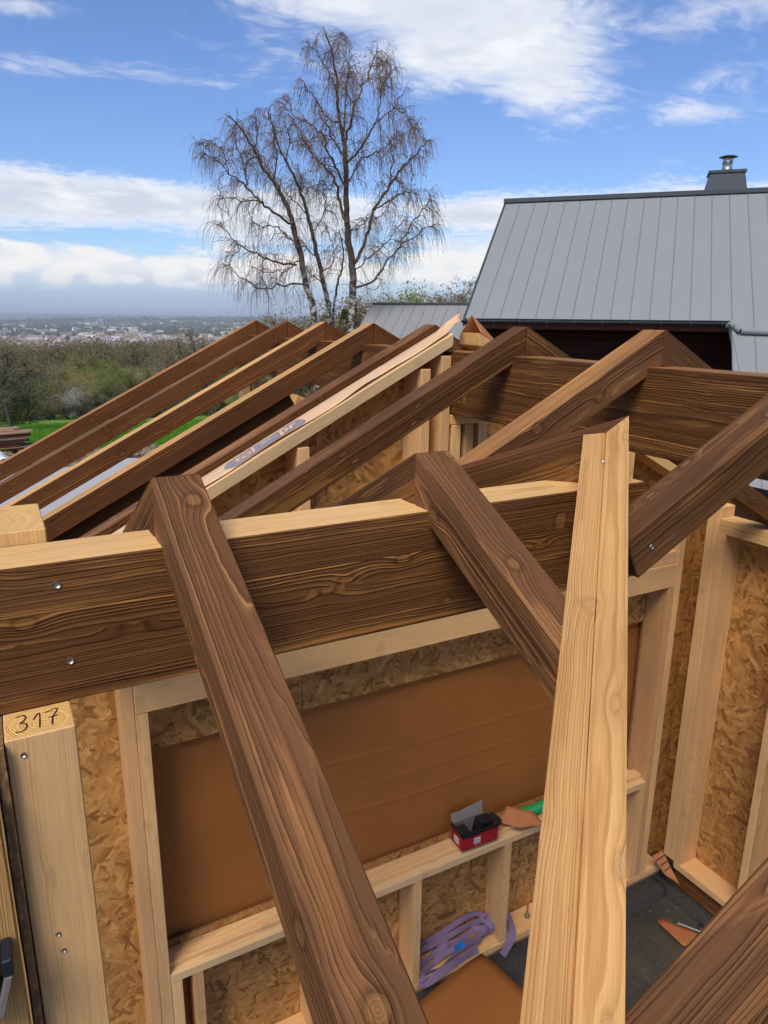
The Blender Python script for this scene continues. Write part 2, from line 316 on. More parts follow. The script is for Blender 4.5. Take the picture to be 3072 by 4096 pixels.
def floor_mat():
    m_, t = mat('wet_concrete'); tc = t.n('TexCoord').outputs['Object']
    a = t.noise(tc, 2.6, 6, .65); b = t.noise(tc, 40, 4, .6)
    c = t.ramp(a, [(.3, S(48, 46, 42)), (.52, S(70, 67, 60)), (.7, S(92, 82, 64))])
    c = t.mix(t.m('MULTIPLY', t.sstep(b, .6, .74), .6), c, S(150, 132, 98))
    v = t.vor(tc, 22.0); c = t.mix(t.m('MULTIPLY', t.sstep(v, .07, .03), t.m('GREATER_THAN', t.noise(tc, 7, 2, .5), .56)), c, S(196, 178, 142))
    t.out(c, .55, t.bump(b, .4, .006)); return m_
M['concrete'] = floor_mat()
def cut_osb_edge():
    m_, t = mat('osb_cut_edge'); tc = t.n('TexCoord').outputs['Object']
    n = t.noise(t.vmul(tc, (160, 160, 60)), 1.0, 5, .7)
    t.out(t.ramp(n, [(.3, S(92, 66, 40)), (.55, S(146, 108, 66)), (.75, S(186, 150, 102))]), .8, t.bump(n, .9, .004)); return m_
M['osbedge'] = cut_osb_edge()
def bark(name, c1, c2, white=None):
    m_, t = mat(name); tc = t.n('TexCoord').outputs['Object']
    n = t.noise(t.vmul(tc, (9, 9, 2.5)), 1.0, 5, .65)
    c = t.ramp(n, [(.3, c1), (.7, c2)])
    if white:
        n2 = t.noise(t.vmul(tc, (4, 4, 6.0)), 1.0, 5, .7)
        z = t.sep(tc)[2]
        f = t.m('MULTIPLY', t.m('MULTIPLY', t.sstep(n2, .54, .44), t.sstep(z, 2.6, .4)), .75)
        c = t.mix(f, c, white)
    t.out(c, .85, t.bump(n, .6, .02)); return m_
M['birch'] = bark('birch_bark', S(46, 36, 30), S(92, 74, 60), S(206, 198, 186))
M['branch'] = bark('branch_bark', S(62, 49, 40), S(110, 90, 72))
M['twig'] = simple('birch_twig', S(132, 106, 84), .8, amt=.25)
M['catkin'] = simple('birch_catkin', S(140, 96, 66), .8, amt=.25)
M['bark2'] = bark('grey_bark', S(52, 46, 40), S(104, 94, 82))
M['twig2'] = simple('grey_brown_twig', S(146, 130, 110), .85, nscale=1.5, amt=.22)
def leaf(name, c1, c2, trans=.3):
    m_, t = mat(name); rnd = t.n('ObjectInfo').outputs['Random']
    g = t.n('NewGeometry'); tc = t.n('TexCoord').outputs['Object']
    n = t.noise(tc, .9, 3, .6); k = t.m('ADD', t.m('MULTIPLY', g.outputs['Random Per Island'], .6), t.m('MULTIPLY', n, .5))
    c = t.mix(k, c1, c2)
    kk = t.m('ADD', .8, t.m('MULTIPLY', rnd, .4)); c = t.mix(1.0, c, t.comb(kk, kk, kk), 'MULTIPLY')
    d = t.n('BsdfDiffuse'); t.put(d.inputs[0], c); tr = t.n('BsdfTranslucent'); t.put(tr.inputs[0], c)
    mx = t.n('MixShader'); mx.inputs[0].default_value = trans; t.t.links.new(d.outputs[0], mx.inputs[1]); t.t.links.new(tr.outputs[0], mx.inputs[2])
    o = t.n('OutputMaterial'); t.t.links.new(mx.outputs[0], o.inputs[0]); return m_
M['leaf_green'] = leaf('spring_green_leaves', S(112, 122, 62), S(166, 174, 96))
M['leaf_yellow'] = leaf('yellow_green_leaves', S(150, 142, 60), S(200, 186, 96))
M['leaf_dark'] = leaf('evergreen_leaves', S(60, 70, 40), S(104, 112, 66))
M['leaf_brown'] = leaf('budding_brown_twigs', S(122, 112, 82), S(168, 156, 118))
M['blossom'] = leaf('white_blossom', S(150, 146, 138), S(196, 192, 186))
# ------------------------------------------------------------------ geometry helpers
def tag(o, label=None, cat=None, group=None, kind=None):
    for k, v in (('label', label), ('category', cat), ('group', group), ('kind', kind)):
        if v: o[k] = v
    return o
def empty(name, loc=(0, 0, 0), rz=0.0):
    o = bpy.data.objects.new(name, None); COL.objects.link(o); o.empty_display_size = .1
    o.location = loc; o.rotation_euler = (0, 0, rz); 
    o.matrix_world = Matrix.Translation(loc) @ Matrix.Rotation(rz, 4, 'Z'); return o
def link(name, me, mats, parent=None, mw=None):
    o = bpy.data.objects.new(name, me); COL.objects.link(o)
    if mats is not None and len(me.materials) == 0:
        for m_ in (mats if isinstance(mats, (list, tuple)) else [mats]): me.materials.append(M[m_] if isinstance(m_, str) else m_)
    mw = mw or Matrix.Identity(4)
    if parent is not None:
        o.parent = parent; o.matrix_basis = WORLD[parent.name].inverted() @ mw if parent.name in WORLD else parent.matrix_world.inverted() @ mw
    else: o.matrix_basis = mw
    WORLD[o.name] = mw.copy()
    return o
WORLD = {}
def mesh_from_bm(bm, name):
    me = bpy.data.meshes.new(name); bm.normal_update(); bm.to_mesh(me); bm.free(); return me
def hexa(pts, bevel=.0025, topmat=False, endmat=False):
    """8 corner points: index bits x,y,z -> bmesh box with small worn arrises; slot 1 on the top, slot 2 on the ends"""
    bm = bmesh.new(); v = [bm.verts.new(p) for p in pts]
    for f, mi in (((0, 4, 6, 2), 0), ((1, 3, 7, 5), 1 if topmat else 0), ((0, 1, 5, 4), 0), ((2, 6, 7, 3), 0), ((0, 2, 3, 1), 2 if endmat else 0), ((4, 5, 7, 6), 2 if endmat else 0)):
        fc = bm.faces.new([v[i] for i in f]); fc.material_index = mi
    bmesh.ops.recalc_face_normals(bm, faces=bm.faces)
    if bevel: bmesh.ops.bevel(bm, geom=list(bm.edges), offset=bevel, segments=1, affect='EDGES', profile=.5)
    return bm
def boxpts(x0, x1, y0, y1, z0, z1):
    return [(x, y, z) for x in (x0, x1) for y in (y0, y1) for z in (z0, z1)]
def timber(name, a, b, wd, dp, material, parent=None, cut_a=0.0, cut_b=0.0, top=None, ends=None, bevel=.0025, side=None, label=None, cat=None, group=None):
    """straight timber; a->b runs along the middle of its top face; wd across, dp down; cut = how far the bottom edge is set in at each end"""
    a, b = Vector(a), Vector(b); X = (b-a).normalized(); L = (b-a).length
    if side is not None: Y = Vector(side).normalized(); Z = X.cross(Y).normalized(); Y = Z.cross(X)
    else:
        Y = Vector((0, 0, 1)).cross(X)
        if Y.length < 1e-4: Y = Vector((0, 1, 0))
        Y.normalize(); Z = X.cross(Y)
    if Z.z < -1e-6: Y, Z = -Y, -Z
    mw = Matrix(((X.x, Y.x, Z.x, a.x), (X.y, Y.y, Z.y, a.y), (X.z, Y.z, Z.z, a.z), (0, 0, 0, 1)))
    pts = []
    for ix in (0, 1):
        for y in (-wd/2, wd/2):
            for z in (-dp, 0):
                x = (0 if z == 0 else cut_a) if ix == 0 else (L if z == 0 else L-cut_b)
                pts.append((x, y, z))
    bm = hexa(pts, bevel, top is not None, ends is not None)
    mats = [material, top or material, ends or material]
    o = link(name, mesh_from_bm(bm, name), mats, parent, mw)
    if label: tag(o, label, cat, group)
    return o
def post(name, x0, x1, y0, y1, z0, z1, material, parent=None, ends=None, **kw):
    """upright timber, length axis local x = world z"""
    mw = Matrix(((0, 1, 0, (x0+x1)/2), (0, 0, 1, (y0+y1)/2), (1, 0, 0, z0), (0, 0, 0, 1)))
    hx, hy = (x1-x0)/2, (y1-y0)/2
    bm = hexa(boxpts(0, z1-z0, -hx, hx, -hy, hy), kw.pop('bevel', .002), False, ends is not None)
    o = link(name, mesh_from_bm(bm, name), [material, material, ends or material], parent, mw)
    if kw.get('label'): tag(o, kw['label'], kw.get('cat'), kw.get('group'))
    return o
def beamx(name, x0, x1, y0, y1, z0, z1, material, parent=None, **kw):   # along X
    return timber(name, (x0, (y0+y1)/2, z1), (x1, (y0+y1)/2, z1), y1-y0, z1-z0, material, parent, **kw)
def beamy(name, x0, x1, y0, y1, z0, z1, material, parent=None, **kw):   # along Y
    return timber(name, ((x0+x1)/2, y0, z1), ((x0+x1)/2, y1, z1), x1-x0, z1-z0, material, parent, **kw)
def panel(name, poly, thick, mw, mats, parent):
    """flat sheet: 2D polygon in local xy, thickness along local -z"""
    bm = bmesh.new(); top = [bm.verts.new((x, y, 0)) for x, y in poly]; bot = [bm.verts.new((x, y, -thick)) for x, y in poly]
    bm.faces.new(top); bm.faces.new(bot[::-1]); n = len(poly)
    for i in range(n):
        f = bm.faces.new((top[i], bot[i], bot[(i+1) % n], top[(i+1) % n])); f.material_index = 1
    bmesh.ops.recalc_face_normals(bm, faces=bm.faces)
    return link(name, mesh_from_bm(bm, name), mats, parent, mw)
def np_mesh(name, verts, faces, mat_idx=None, smooth=False):
    """quads or tris given as arrays"""
    me = bpy.data.meshes.new(name); verts = np.asarray(verts, np.float32); faces = np.asarray(faces, np.int32)
    k = faces.shape[1]; nf = len(faces)
    me.vertices.add(len(verts)); me.vertices.foreach_set('co', verts.ravel())
    me.loops.add(nf*k); me.loops.foreach_set('vertex_index', faces.ravel())
    me.polygons.add(nf); me.polygons.foreach_set('loop_start', np.arange(0, nf*k, k, dtype=np.int32)); me.polygons.foreach_set('loop_total', np.full(nf, k, np.int32))
    if mat_idx is not None: me.polygons.foreach_set('material_index', np.asarray(mat_idx, np.int32))
    if smooth: me.polygons.foreach_set('use_smooth', np.ones(nf, bool))
    me.update(calc_edges=True); return me
def tubes(segs, sides=4):
    """segs: rows of (p0 xyz, p1 xyz, r0, r1) -> verts, quads"""
    s = np.asarray(segs, float); p0, p1, r0, r1 = s[:, :3], s[:, 3:6], s[:, 6], s[:, 7]
    d = p1-p0; ln = np.linalg.norm(d, axis=1, keepdims=True); d = d/np.maximum(ln, 1e-9)
    ref = np.where(np.abs(d[:, 2:3]) > .9, np.array([[1., 0, 0]]), np.array([[0, 0, 1.]]))
    u = np.cross(ref, d); u /= np.maximum(np.linalg.norm(u, axis=1, keepdims=True), 1e-9); v = np.cross(d, u)
    n = len(s); V = np.zeros((n, 2, sides, 3))
    for k in range(sides):
        a = 2*math.pi*k/sides; e = u*math.cos(a)+v*math.sin(a)
        V[:, 0, k] = p0+e*r0[:, None]; V[:, 1, k] = p1+e*r1[:, None]
    base = (np.arange(n)*2*sides)[:, None]; F = []
    for k in range(sides):
        k2 = (k+1) % sides
        F.append(np.concatenate([base+k, base+k2, base+sides+k2, base+sides+k], 1))
    return V.reshape(-1, 3), np.concatenate(F, 0)
def leaf_quads(P, size, rng):
    n = len(P); a = rng.normal(size=(n, 3)); a /= np.linalg.norm(a, axis=1, keepdims=True)
    b = np.cross(a, rng.normal(size=(n, 3))); b /= np.maximum(np.linalg.norm(b, axis=1, keepdims=True), 1e-9)
    s = (size*rng.uniform(.6, 1.4, n))[:, None]
    V = np.stack([P-a*s-b*s*.55, P+a*s-b*s*.55, P+a*s+b*s*.55, P-a*s+b*s*.55], 1).reshape(-1, 3)
    return V, (np.arange(n)*4)[:, None]+np.arange(4)[None]
def screw(parent, p, nrm, r=.0065):
    """round countersunk screw head with a star recess"""
    bm = bmesh.new()
    bmesh.ops.create_cone(bm, cap_ends=True, segments=14, radius1=r, radius2=r*.82, depth=.003)
    top = [f for f in bm.faces if f.normal.z > .9][0]
    r_ = bmesh.ops.inset_individual(bm, faces=[top], thickness=r*.38); top = [f for f in bm.faces if f.normal.z > .9 and len(f.verts) == 14][-1]
    bmesh.ops.translate(bm, verts=top.verts, vec=(0, 0, -.0018))
    q = Vector(nrm).normalized().to_track_quat('Z', 'Y').to_matrix().to_4x4()
    return link('screw', mesh_from_bm(bm, 'screw'), ['steel'], parent, Matrix.Translation(Vector(p)) @ q)
# ------------------------------------------------------------------ setting: ground
T = math.tan(rad(27.45)); SN = math.sin(rad(27.45)); CS = math.cos(rad(27.45))
def gz(x, y):
    """terrain height: level yard, meadow falling away towards +Y, plain with the town, hills"""
    d = math.hypot(x, y); a = math.degrees(math.atan2(y, x))
    side = max(0.0, min(1.0, (a-48)/22.0)) if a > 0 else 0.0
    side = side*side*(3-2*side)
    if a > 150: side *= max(0, 1-(a-150)/25)
    e = max(0.0, d-20)
    h = -3.3
    near = -.116*min(e, 85)
    mid = -max(0.0, min(d, 420)-105)*.045
    far = -max(0.0, min(d, 2500)-420)*.0445
    h += side*(near+mid+far)
    if d > 700:
        k = min(1, (d-700)/3000); h += side*k*6*mnoise.noise((x/900, y/900, 3.1))
        h1 = math.exp(-((d-10500)/1700)**2)*(62+38*mnoise.noise((x/2600, y/2600, 1.7))+22*max(0, min(1, (84-a)/12)))*max(0, min(1, (91-a)/7))
        h2 = max(0, min(1, (d-15000)/7000))*(128+46*mnoise.noise((x/5200, y/5200, 7.7)))
        h += side*(h1+h2)
    else: h += .25*mnoise.noise((x/14, y/14, .5))*min(1, d/40)
    return h
radii = [0.0]+list(np.geomspace(1.5, 46000, 190)); nA = 240
V = []; F = []
angs = []
for i in range(nA): angs.append(i)
# finer angles over the sector in view
A_ = np.unique(np.concatenate([np.linspace(-180, 30, 60, endpoint=False), np.linspace(30, 100, 170, endpoint=False), np.linspace(100, 180, 30, endpoint=False)])); nA = len(A_)
V.append((0, 0, gz(0, .001)))
for r_ in radii[1:]:
    for a in A_:
        x, y = r_*math.cos(rad(a)), r_*math.sin(rad(a)); V.append((x, y, gz(x, y)))
tri = [(0, 1+i, 1+(i+1) % nA) for i in range(nA)]
quad = [(1+(k-1)*nA+i, 1+k*nA+i, 1+k*nA+(i+1) % nA, 1+(k-1)*nA+(i+1) % nA) for k in range(1, len(radii)-1) for i in range(nA)]
me = bpy.data.meshes.new('ground'); me.from_pydata(V, [], tri+quad); me.polygons.foreach_set('use_smooth', [True]*len(me.polygons))
def ground_mat():
    m_, t = mat('meadow_and_yard'); pos = t.n('NewGeometry').outputs['Position']
    x, y, z = t.sep(pos); d = t.m('SQRT', t.m('ADD', t.m('MULTIPLY', x, x), t.m('MULTIPLY', y, y)))
    n = t.noise(pos, .35, 5, .6); nf = t.noise(pos, 9.0, 5, .7); nb = t.noise(pos, .035, 4, .6)
    grass = t.mix(t.noise(pos, 3.0, 4, .7), S(76, 106, 42), S(112, 144, 62))
    grass = t.mix(t.m('MULTIPLY', t.sstep(nb, .45, .65), .4), grass, S(128, 158, 66))
    soil = t.ramp(nf, [(.3, S(70, 56, 44)), (.5, S(108, 90, 72)), (.68, S(150, 134, 112))])
    edge = t.m('ADD', d, t.m('MULTIPLY', t.m('SUBTRACT', n, .5), 5.0))
    c = t.mix(t.sstep(edge, 24.0, 26.0), soil, grass)
    # wooded slopes and the plain
    fn = t.noise(pos, .0045, 6, .7); patch = t.noise(pos, .0011, 5, .65)
    wood_c = t.ramp(fn, [(.3, S(84, 86, 62)), (.55, S(120, 114, 86)), (.75, S(146, 140, 98))])
    fld = t.ramp(patch, [(.35, S(122, 126, 92)), (.5, S(168, 164, 130)), (.62, S(118, 130, 84)), (.75, S(178, 166, 136))])
    far = t.mix(t.sstep(fn, .46, .60), wood_c, fld)
    c = t.mix(t.sstep(d, 170.0, 260.0), c, far)
    c = t.mix(t.sstep(d, 8600.0, 9600.0), c, t.ramp(fn, [(.35, S(62, 70, 48)), (.6, S(96, 98, 64)), (.8, S(128, 120, 84))]))
    bh = t.m('MULTIPLY', nf, t.sstep(d, 120.0, 30.0))
    t.out(c, .9, t.bump(bh, .8, .12), spec=.1); return m_
M['ground'] = ground_mat()
g = link('ground', me, ['ground']); tag(g, kind='structure')
# room floor with the bitumen-coated plinth ledge round it
fl = link('floor', mesh_from_bm(hexa(boxpts(-1.4, 3.72, -1.6, 2.80, -3.32, -3.115), 0), 'floor'), ['concrete']); tag(fl, kind='structure')
# ------------------------------------------------------------------ roof timbers
AY, AZ = 1.218, .106           # ridge line of the near roof (runs along X)
BX, BZ = 1.748, .342           # ridge line of the far roof (runs along Y)
RW, RD = .083, .092            # rafter section
b = beamx('ridge_beam', -1.6, 1.338, 1.157, 1.277, -.236, 0.0, 'dark', top='straw', label='thick dark brown ridge beam with pale top running across the middle of the picture', cat='beam')
for px, pz in ((.100, -.096), (.108, -.315+.125)): pass
for p in ((.0575, 1.1565, -.036), (.064, 1.1565, -.166)): screw(b, p, (0, -1, .05), .0066)
b2 = beamy('ridge_beam', 1.688, 1.808, -.7, 5.42, -.018, .236, 'dark', top='tan', label='long dark brown ridge beam under the rafter peaks in front of the grey house', cat='beam')
def cutlen(dp): return dp*T
def rafterA(x, sgn, length, label, material, top=None):
    dirv_ = Vector((0, sgn*CS, -SN)); a = Vector((x, AY+sgn*.0012, AZ))
    return timber('rafter', a, a+dirv_*length, RW, RD, material, cut_a=cutlen(RD), cut_b=-.02, top=top, label=label, cat='rafter', group='rafters of the near roof')
A1 = rafterA(.262, -1, 1.95, 'weathered brown rafter sloping down across the left foreground to the bottom edge', 'weathered')
A2 = rafterA(.777, -1, .535, 'brown rafter in the middle sloping down from the near ridge behind the honey valley rafter', 'weathered')
rafterA(.262, 1, 1.06, 'short dark rafter behind the peak of the left foreground rafter', 'dark')
rafterA(.777, 1, .53, 'dark grained rafter leaning behind the peak of the middle foreground rafter', 'dark')
def on_slope(x, y, sgn=-1): return Vector((x, y, AZ-T*abs(y-AY)))
nA_ = (0, -SN, CS)
screw(A1, on_slope(.275, 1.06)-Vector(nA_)*.0006, nA_, .0042); screw(A2, on_slope(.765, .80)-Vector(nA_)*.0005, nA_, .0045)
def rafterB(y, sgn, length, label, material, top=None, cat='rafter', g='rafters of the far roof'):
    dirv_ = Vector((sgn*CS, 0, -SN)); a = Vector((BX+sgn*.0012, y, BZ))
    return timber('rafter', a, a+dirv_*length, RW, RD, material, cut_a=cutlen(RD), top=top, label=label, cat=cat, group=g)
def valley_len(y):       # sloping length from the ridge to the valley line on the left slope
    xv = 1.257-abs(y-AY)+.030; return (BX-xv)/CS
LB = 3.05
yb = [.3400, .9540, 1.5385, 2.1595, 2.783, 3.357, 3.952, 4.556, 5.169]
lab = ['large blurred brown rafter crossing the bottom right corner', 'broad brown rafter entering from the right edge and running down to the honey valley rafter',
       'light brown rafter whose peak stands in the middle of the dark house wall', 'brown rafter whose peak stands left of the one before the dark house wall',
       'dark rafter lying just behind the peach coloured membrane strip', 'brown rafter with a yellowish top, fourth peak from the left', 'dark rafter with a yellowish top, third peak from the left',
       'dark reddish rafter, second peak from the left', 'farthest rafter, its peak leftmost against the distant hills']
mt = ['weathered', 'weathered', 'weathered', 'dark', 'rafter', 'rafter', 'rafter', 'rafter', 'rafter']
tp = [None, None, 'tan', 'weathered', 'weathered', 'honey', 'honey', 'weathered', 'tan']
RB = []
for i, y in enumerate(yb):
    L = valley_len(y) if i < 4 else LB
    r_ = rafterB(y, -1, L, lab[i], mt[i], tp[i]); RB.append(r_)
    who = ['bottom right corner rafter', 'broad right hand rafter', 'light brown rafter before the dark wall', 'brown rafter left of the light brown one', 'rafter behind the membrane strip', 'fourth rafter from the left', 'third rafter from the left', 'second rafter from the left', 'farthest leftmost rafter'][i]
    rafterB(y, 1, 2.35, 'far side rafter meeting at its peak the '+who, 'dark' if i == 3 else 'rafter' if i != 2 else 'weathered', None, g='rafters on the far slope')
screw(RB[1], (1.09, .9120, .342-T*(1.748-1.09)-.055), (0, -1, 0), .006)
# valley rafters: trough-shaped tops lying in the two roof planes, mitred together over the ridge
def valley(mir, length, label, m_top, m_side):
    PX, PZ, wv, dp = 1.257, .113, .0495, .145
    bm = bmesh.new(); k = T/math.sqrt(2); gw = .0011
    ns = [-wv, -gw, 0, gw, wv]
    rows = []
    for end in (0, 1):
        row = []
        for n in ns:
            s = (-n if end == 0 else length)
            z = PZ-k*s+k*abs(n)-(.004 if n == 0 else 0)
            row.append((s, n, z))
        for n in (wv, -wv):
            s = (-n if end == 0 else length); row.append((s, n, PZ-k*s-dp))
        rows.append(row)
    # local frame: x down the valley, y across, z up the section
    ang = math.atan(k); X = Vector((-math.cos(ang)/math.sqrt(2), -mir*math.cos(ang)/math.sqrt(2)*-1*-1, -math.sin(ang)))
    X = Vector((-math.cos(ang)/math.sqrt(2), (-1 if mir > 0 else 1)*math.cos(ang)/math.sqrt(2), -math.sin(ang)))
    Yv = Vector((1/math.sqrt(2), (-1 if mir > 0 else 1)/math.sqrt(2), 0)); 
    def wp(s, n, z):
        x = PX-s/math.sqrt(2)+n/math.sqrt(2); y = -s/math.sqrt(2)-n/math.sqrt(2)
        if mir < 0: y = -y
        return Vector((x, AY+y, z))
    Z = X.cross(Yv); 
    if Z.z < 0: Yv = -Yv; Z = -Z
    Yv = Z.cross(X)
    mw = Matrix(((X.x, Yv.x, Z.x, PX), (X.y, Yv.y, Z.y, AY), (X.z, Yv.z, Z.z, PZ), (0, 0, 0, 1))); inv = mw.inverted()
    vs = [[bm.verts.new(inv @ wp(*p)) for p in row] for row in rows]; n = len(vs[0])
    for i in range(n):
        f = bm.faces.new((vs[0][i], vs[0][(i+1) % n], vs[1][(i+1) % n], vs[1][i])); f.material_index = 0 if i < 4 else 1
    for e in (0, 1):
        f = bm.faces.new(vs[e]); f.material_index = 1
    bmesh.ops.recalc_face_normals(bm, faces=bm.faces)
    o = link('valley_rafter', mesh_from_bm(bm, 'valley_rafter'), [m_top, m_side], None, mw)
    tag(o, label, 'rafter', 'valley rafters'); return o, wp
v1, wp1 = valley(1, 2.35, 'honey coloured valley rafter with a groove down its middle in the centre foreground', 'honey', 'dark')
v2, wp2 = valley(-1, 1.62, 'dark valley rafter joining the peak of the honey coloured one from the left', 'rafter', 'dark')
p = wp1(.13, -.003, .113-T/math.sqrt(2)*.13); screw(v1, p+Vector((0, 0, .001)), (-.2, -.2, .95), .0058)
# ------------------------------------------------------------------ gable wall with the window opening (stud faces at y=2.50)
Y0, YB = 2.50, 2.645
W1 = empty('timber_frame_wall', (1.7, 2.57, -3.04))
tag(W1, 'gable wall of pale studs and wood chip board with the brown covered window opening', 'wall')
def roofz(x): return BZ-T*abs(x-BX)
ztop = lambda x: roofz(x)-.062
# plates
# sloped top plates
def slopebeam(name, xa, xb, y0, y1, dz, dp, m_, parent, **kw):
    a = Vector((xa, (y0+y1)/2, roofz(xa)+dz)); b_ = Vector((xb, (y0+y1)/2, roofz(xb)+dz))
    return timber(name, a, b_, y1-y0, dp, m_, parent, **kw)
slopebeam('sloped_plate', 1.684, -.10, Y0, YB, .002, .046, 'pale2', W1, cut_a=.046*T)
slopebeam('sloped_plate', 1.812, 3.40, Y0, YB, .002, .046, 'straw', W1, cut_a=.046*T, ends='endgrain')
def stud(x0, x1, z0, z1, m_='pale', y0=Y0, y1=YB-.001, name='stud'): return post(name, x0, x1, y0, y1, z0, z1, m_, W1)
stud(.286, .3325, -2.965, ztop(.286)-.0, 'pink'); stud(.3335, .380, -2.965, -1.055)
stud(3.1645, 3.2095, -2.965, -1.055, 'pink'); stud(3.2105, 3.256, -2.965, ztop(3.256))
for x0 in (.998, ): stud(x0, x0+.047, -.848, ztop(x0))
stud(1.535, 1.579, -.848, ztop(1.535)); stud(1.632, 1.677, -.848, ztop(1.632), 'pale')
stud(1.692, 1.737, -.848, -.066); stud(1.760, 1.804, -.848, -.066, 'pink'); beamx('support_plate', 1.681, 1.86, Y0+.002, YB-.002, -.064, -.022, 'pale', W1)
for x0 in (2.25, 2.75): stud(x0, x0+.045, -.848, ztop(x0+.045))
stud(1.83, 1.875, -.848, ztop(1.875)-.03)
beamx('lintel', .334, 3.209, Y0-.001, Y0+.045, -1.053, -.919, 'pale', W1); beamx('lintel', .334, 3.209, Y0+.010, YB-.002, -.917, -.85, 'pale', W1)
beamx('window_sill', .381, 3.1635, Y0-.002, YB-.002, -2.322, -2.280, 'pale2', W1); beamx('sill_batten', .381, 3.1635, Y0+.038, Y0+.098, -2.2795, -2.256, 'pale', W1)
for x0 in (.3815, .4705, 1.000, 1.5615, 2.123, 2.665, 3.118): stud(x0, x0+.045, -2.965, -2.323, 'pale' if x0 != .4705 else 'pink')
beamx('bottom_plate', -.05, 3.40, Y0-.001, YB-.002, -3.010, -2.966, 'pale', W1); beamx('sole_plate', -.05, 3.40, Y0+.006, YB, -3.038, -3.0115, 'oldboard', W1)
stud(.70, .702, -2.4, -2.4+.001, 'pale') if False else None
# chip board sheets behind the studs: local x = world x, local y = world z
MWg = Matrix(((1, 0, 0, 0), (0, 0, -1, YB), (0, 1, 0, 0), (0, 0, 0, 1)))
def gz_top(x): return roofz(x)-.045
def osbp(poly): return panel('chip_board', poly, .012, MWg, ['osb', 'osbedge'], W1)
osbp([(-.05, -3.03), (.3995, -3.03), (.3995, gz_top(.4)), (-.05, gz_top(-.05))])
osbp([(.4005, -3.03), (1.6, -3.03), (1.6, -2.250), (.4005, -2.250)]); osbp([(1.602, -3.03), (2.8, -3.03), (2.8, -2.252), (1.602, -2.252)])
osbp([(2.802, -3.03), (3.158, -3.03), (3.158, -2.25), (2.802, -2.25)]); osbp([(3.16, -3.03), (3.543, -3.03), (3.543, gz_top(3.543)), (3.16, gz_top(3.16))])
osbp([(.4005, -1.305), (1.049, -1.302), (1.049, gz_top(1.049)), (.4005, gz_top(.4))]); osbp([(1.0515, -1.303), (2.299, -1.304), (2.299, gz_top(2.3)), (1.75, gz_top(1.75)), (1.0515, gz_top(1.05))])
osbp([(2.3015, -1.303), (3.158, -1.305), (3.158, gz_top(3.158)), (2.3015, gz_top(2.3))])
# membrane stapled over the outside of the opening, with soft horizontal creases
bm = bmesh.new(); nx, nz = 80, 190; gr = []
for i in range(nx+1):
    row = []
    for j in range(nz+1):
        x = .30+2.98*i/nx; z = -2.40+1.22*j/nz
        d = .007*mnoise.noise((x*1.3, z*2.1, 0))+.0015*mnoise.noise((x*2.6, z*7, 4))
        for zc, am in ((-1.62-.03*x, .0036), (-1.93-.02*x, .0034), (-1.78-.03*x, .0016)): d -= am*(.45+.8*mnoise.noise((x*1.1, zc*3, 2)))*math.exp(-((z-zc-.02*mnoise.noise((x*2, 1, zc)))/.008)**2)
        for xc in (1.72, 2.45): d += .003*math.exp(-((x-xc-.04*(z+1.7))/.012)**2)
        row.append(bm.verts.new((x, 2.682+max(-.02, d), z)))
    gr.append(row)
for i in range(nx):
    for j in range(nz): bm.faces.new((gr[i][j], gr[i+1][j], gr[i+1][j+1], gr[i][j+1])).smooth = True
mb = link('window_membrane', mesh_from_bm(bm, 'window_membrane'), ['membrane'], W1)
sm = mb.modifiers.new('thickness', 'SOLIDIFY'); sm.thickness = .0015
# anchor bolts standing on the bottom plate
def bolt(x, y, z, parent):
    bm = bmesh.new()
    for (zz0, zz1, r_, sg) in ((0, .085, .0055, 10), (.012, .024, .0115, 6), (.004, .012, .016, 14)):
        rr_ = bmesh.ops.create_cone(bm, cap_ends=True, segments=sg, radius1=r_, radius2=r_, depth=zz1-zz0); bmesh.ops.translate(bm, verts=rr_['verts'], vec=(0, 0, (zz0+zz1)/2))
    return link('anchor_bolt', mesh_from_bm(bm, 'anchor_bolt'), ['steel'], parent, Matrix.Translation((x, y, z)))
bolt(2.375, 2.57, -2.966, W1); bolt(3.305, 2.575, -2.966, W1)
for x, z in ((.70, -1.0), (1.55, -.985), (.60, -.96), (2.60, -1.0)): screw(W1, (x, Y0-.0025, z), (0, -1, 0), .004)
# ------------------------------------------------------------------ right-hand wall (faces at x=3.386)
X0, XB = 3.386, 3.531
W2 = empty('timber_frame_wall', (3.46, 1.2, -3.0)); tag(W2, 'right hand wall of pale studs and wood chip board standing on a dark sole plate', 'wall')
post('corner_stud', X0, XB, 2.4055, 2.482, -2.865, -.60, 'pale', W2)
beamy('top_plate', X0, XB, -.2, 2.404, -.695, -.660, 'straw', W2); beamy('top_plate', X0, XB, -.2, 2.404, -.740, -.6965, 'pale', W2)
beamy('bottom_plate', X0, XB, -.2, 2.404, -2.908, -2.864, 'pale', W2); beamy('sole_plate', X0+.022, XB, -.2, 2.404, -3.035, -2.910, 'dark', W2)
for y1 in (2.404, 1.985, 1.45, .90, .35): post('stud', X0, XB-.001, y1-.045, y1, -2.863, -.7405, 'pale', W2)
post('stud', X0+.002, XB-.001, 1.893, 1.938, -2.863, -.7405, 'pink', W2)
MWr = Matrix(((0, 0, -1, XB), (1, 0, 0, 0), (0, -1, 0, 0), (0, 0, 0, 1)))
MWr = Matrix(((0, 0, -1, XB), (-1, 0, 0, 0), (0, 1, 0, 0), (0, 0, 0, 1)))
for (ya, yb_) in ((2.644, 1.262), (1.259, .01), (.007, -.2)): panel('chip_board', [(-ya, -3.03), (-yb_, -3.03), (-yb_, -.66), (-ya, -.66)], .012, MWr, ['osb', 'osbedge'], W2)
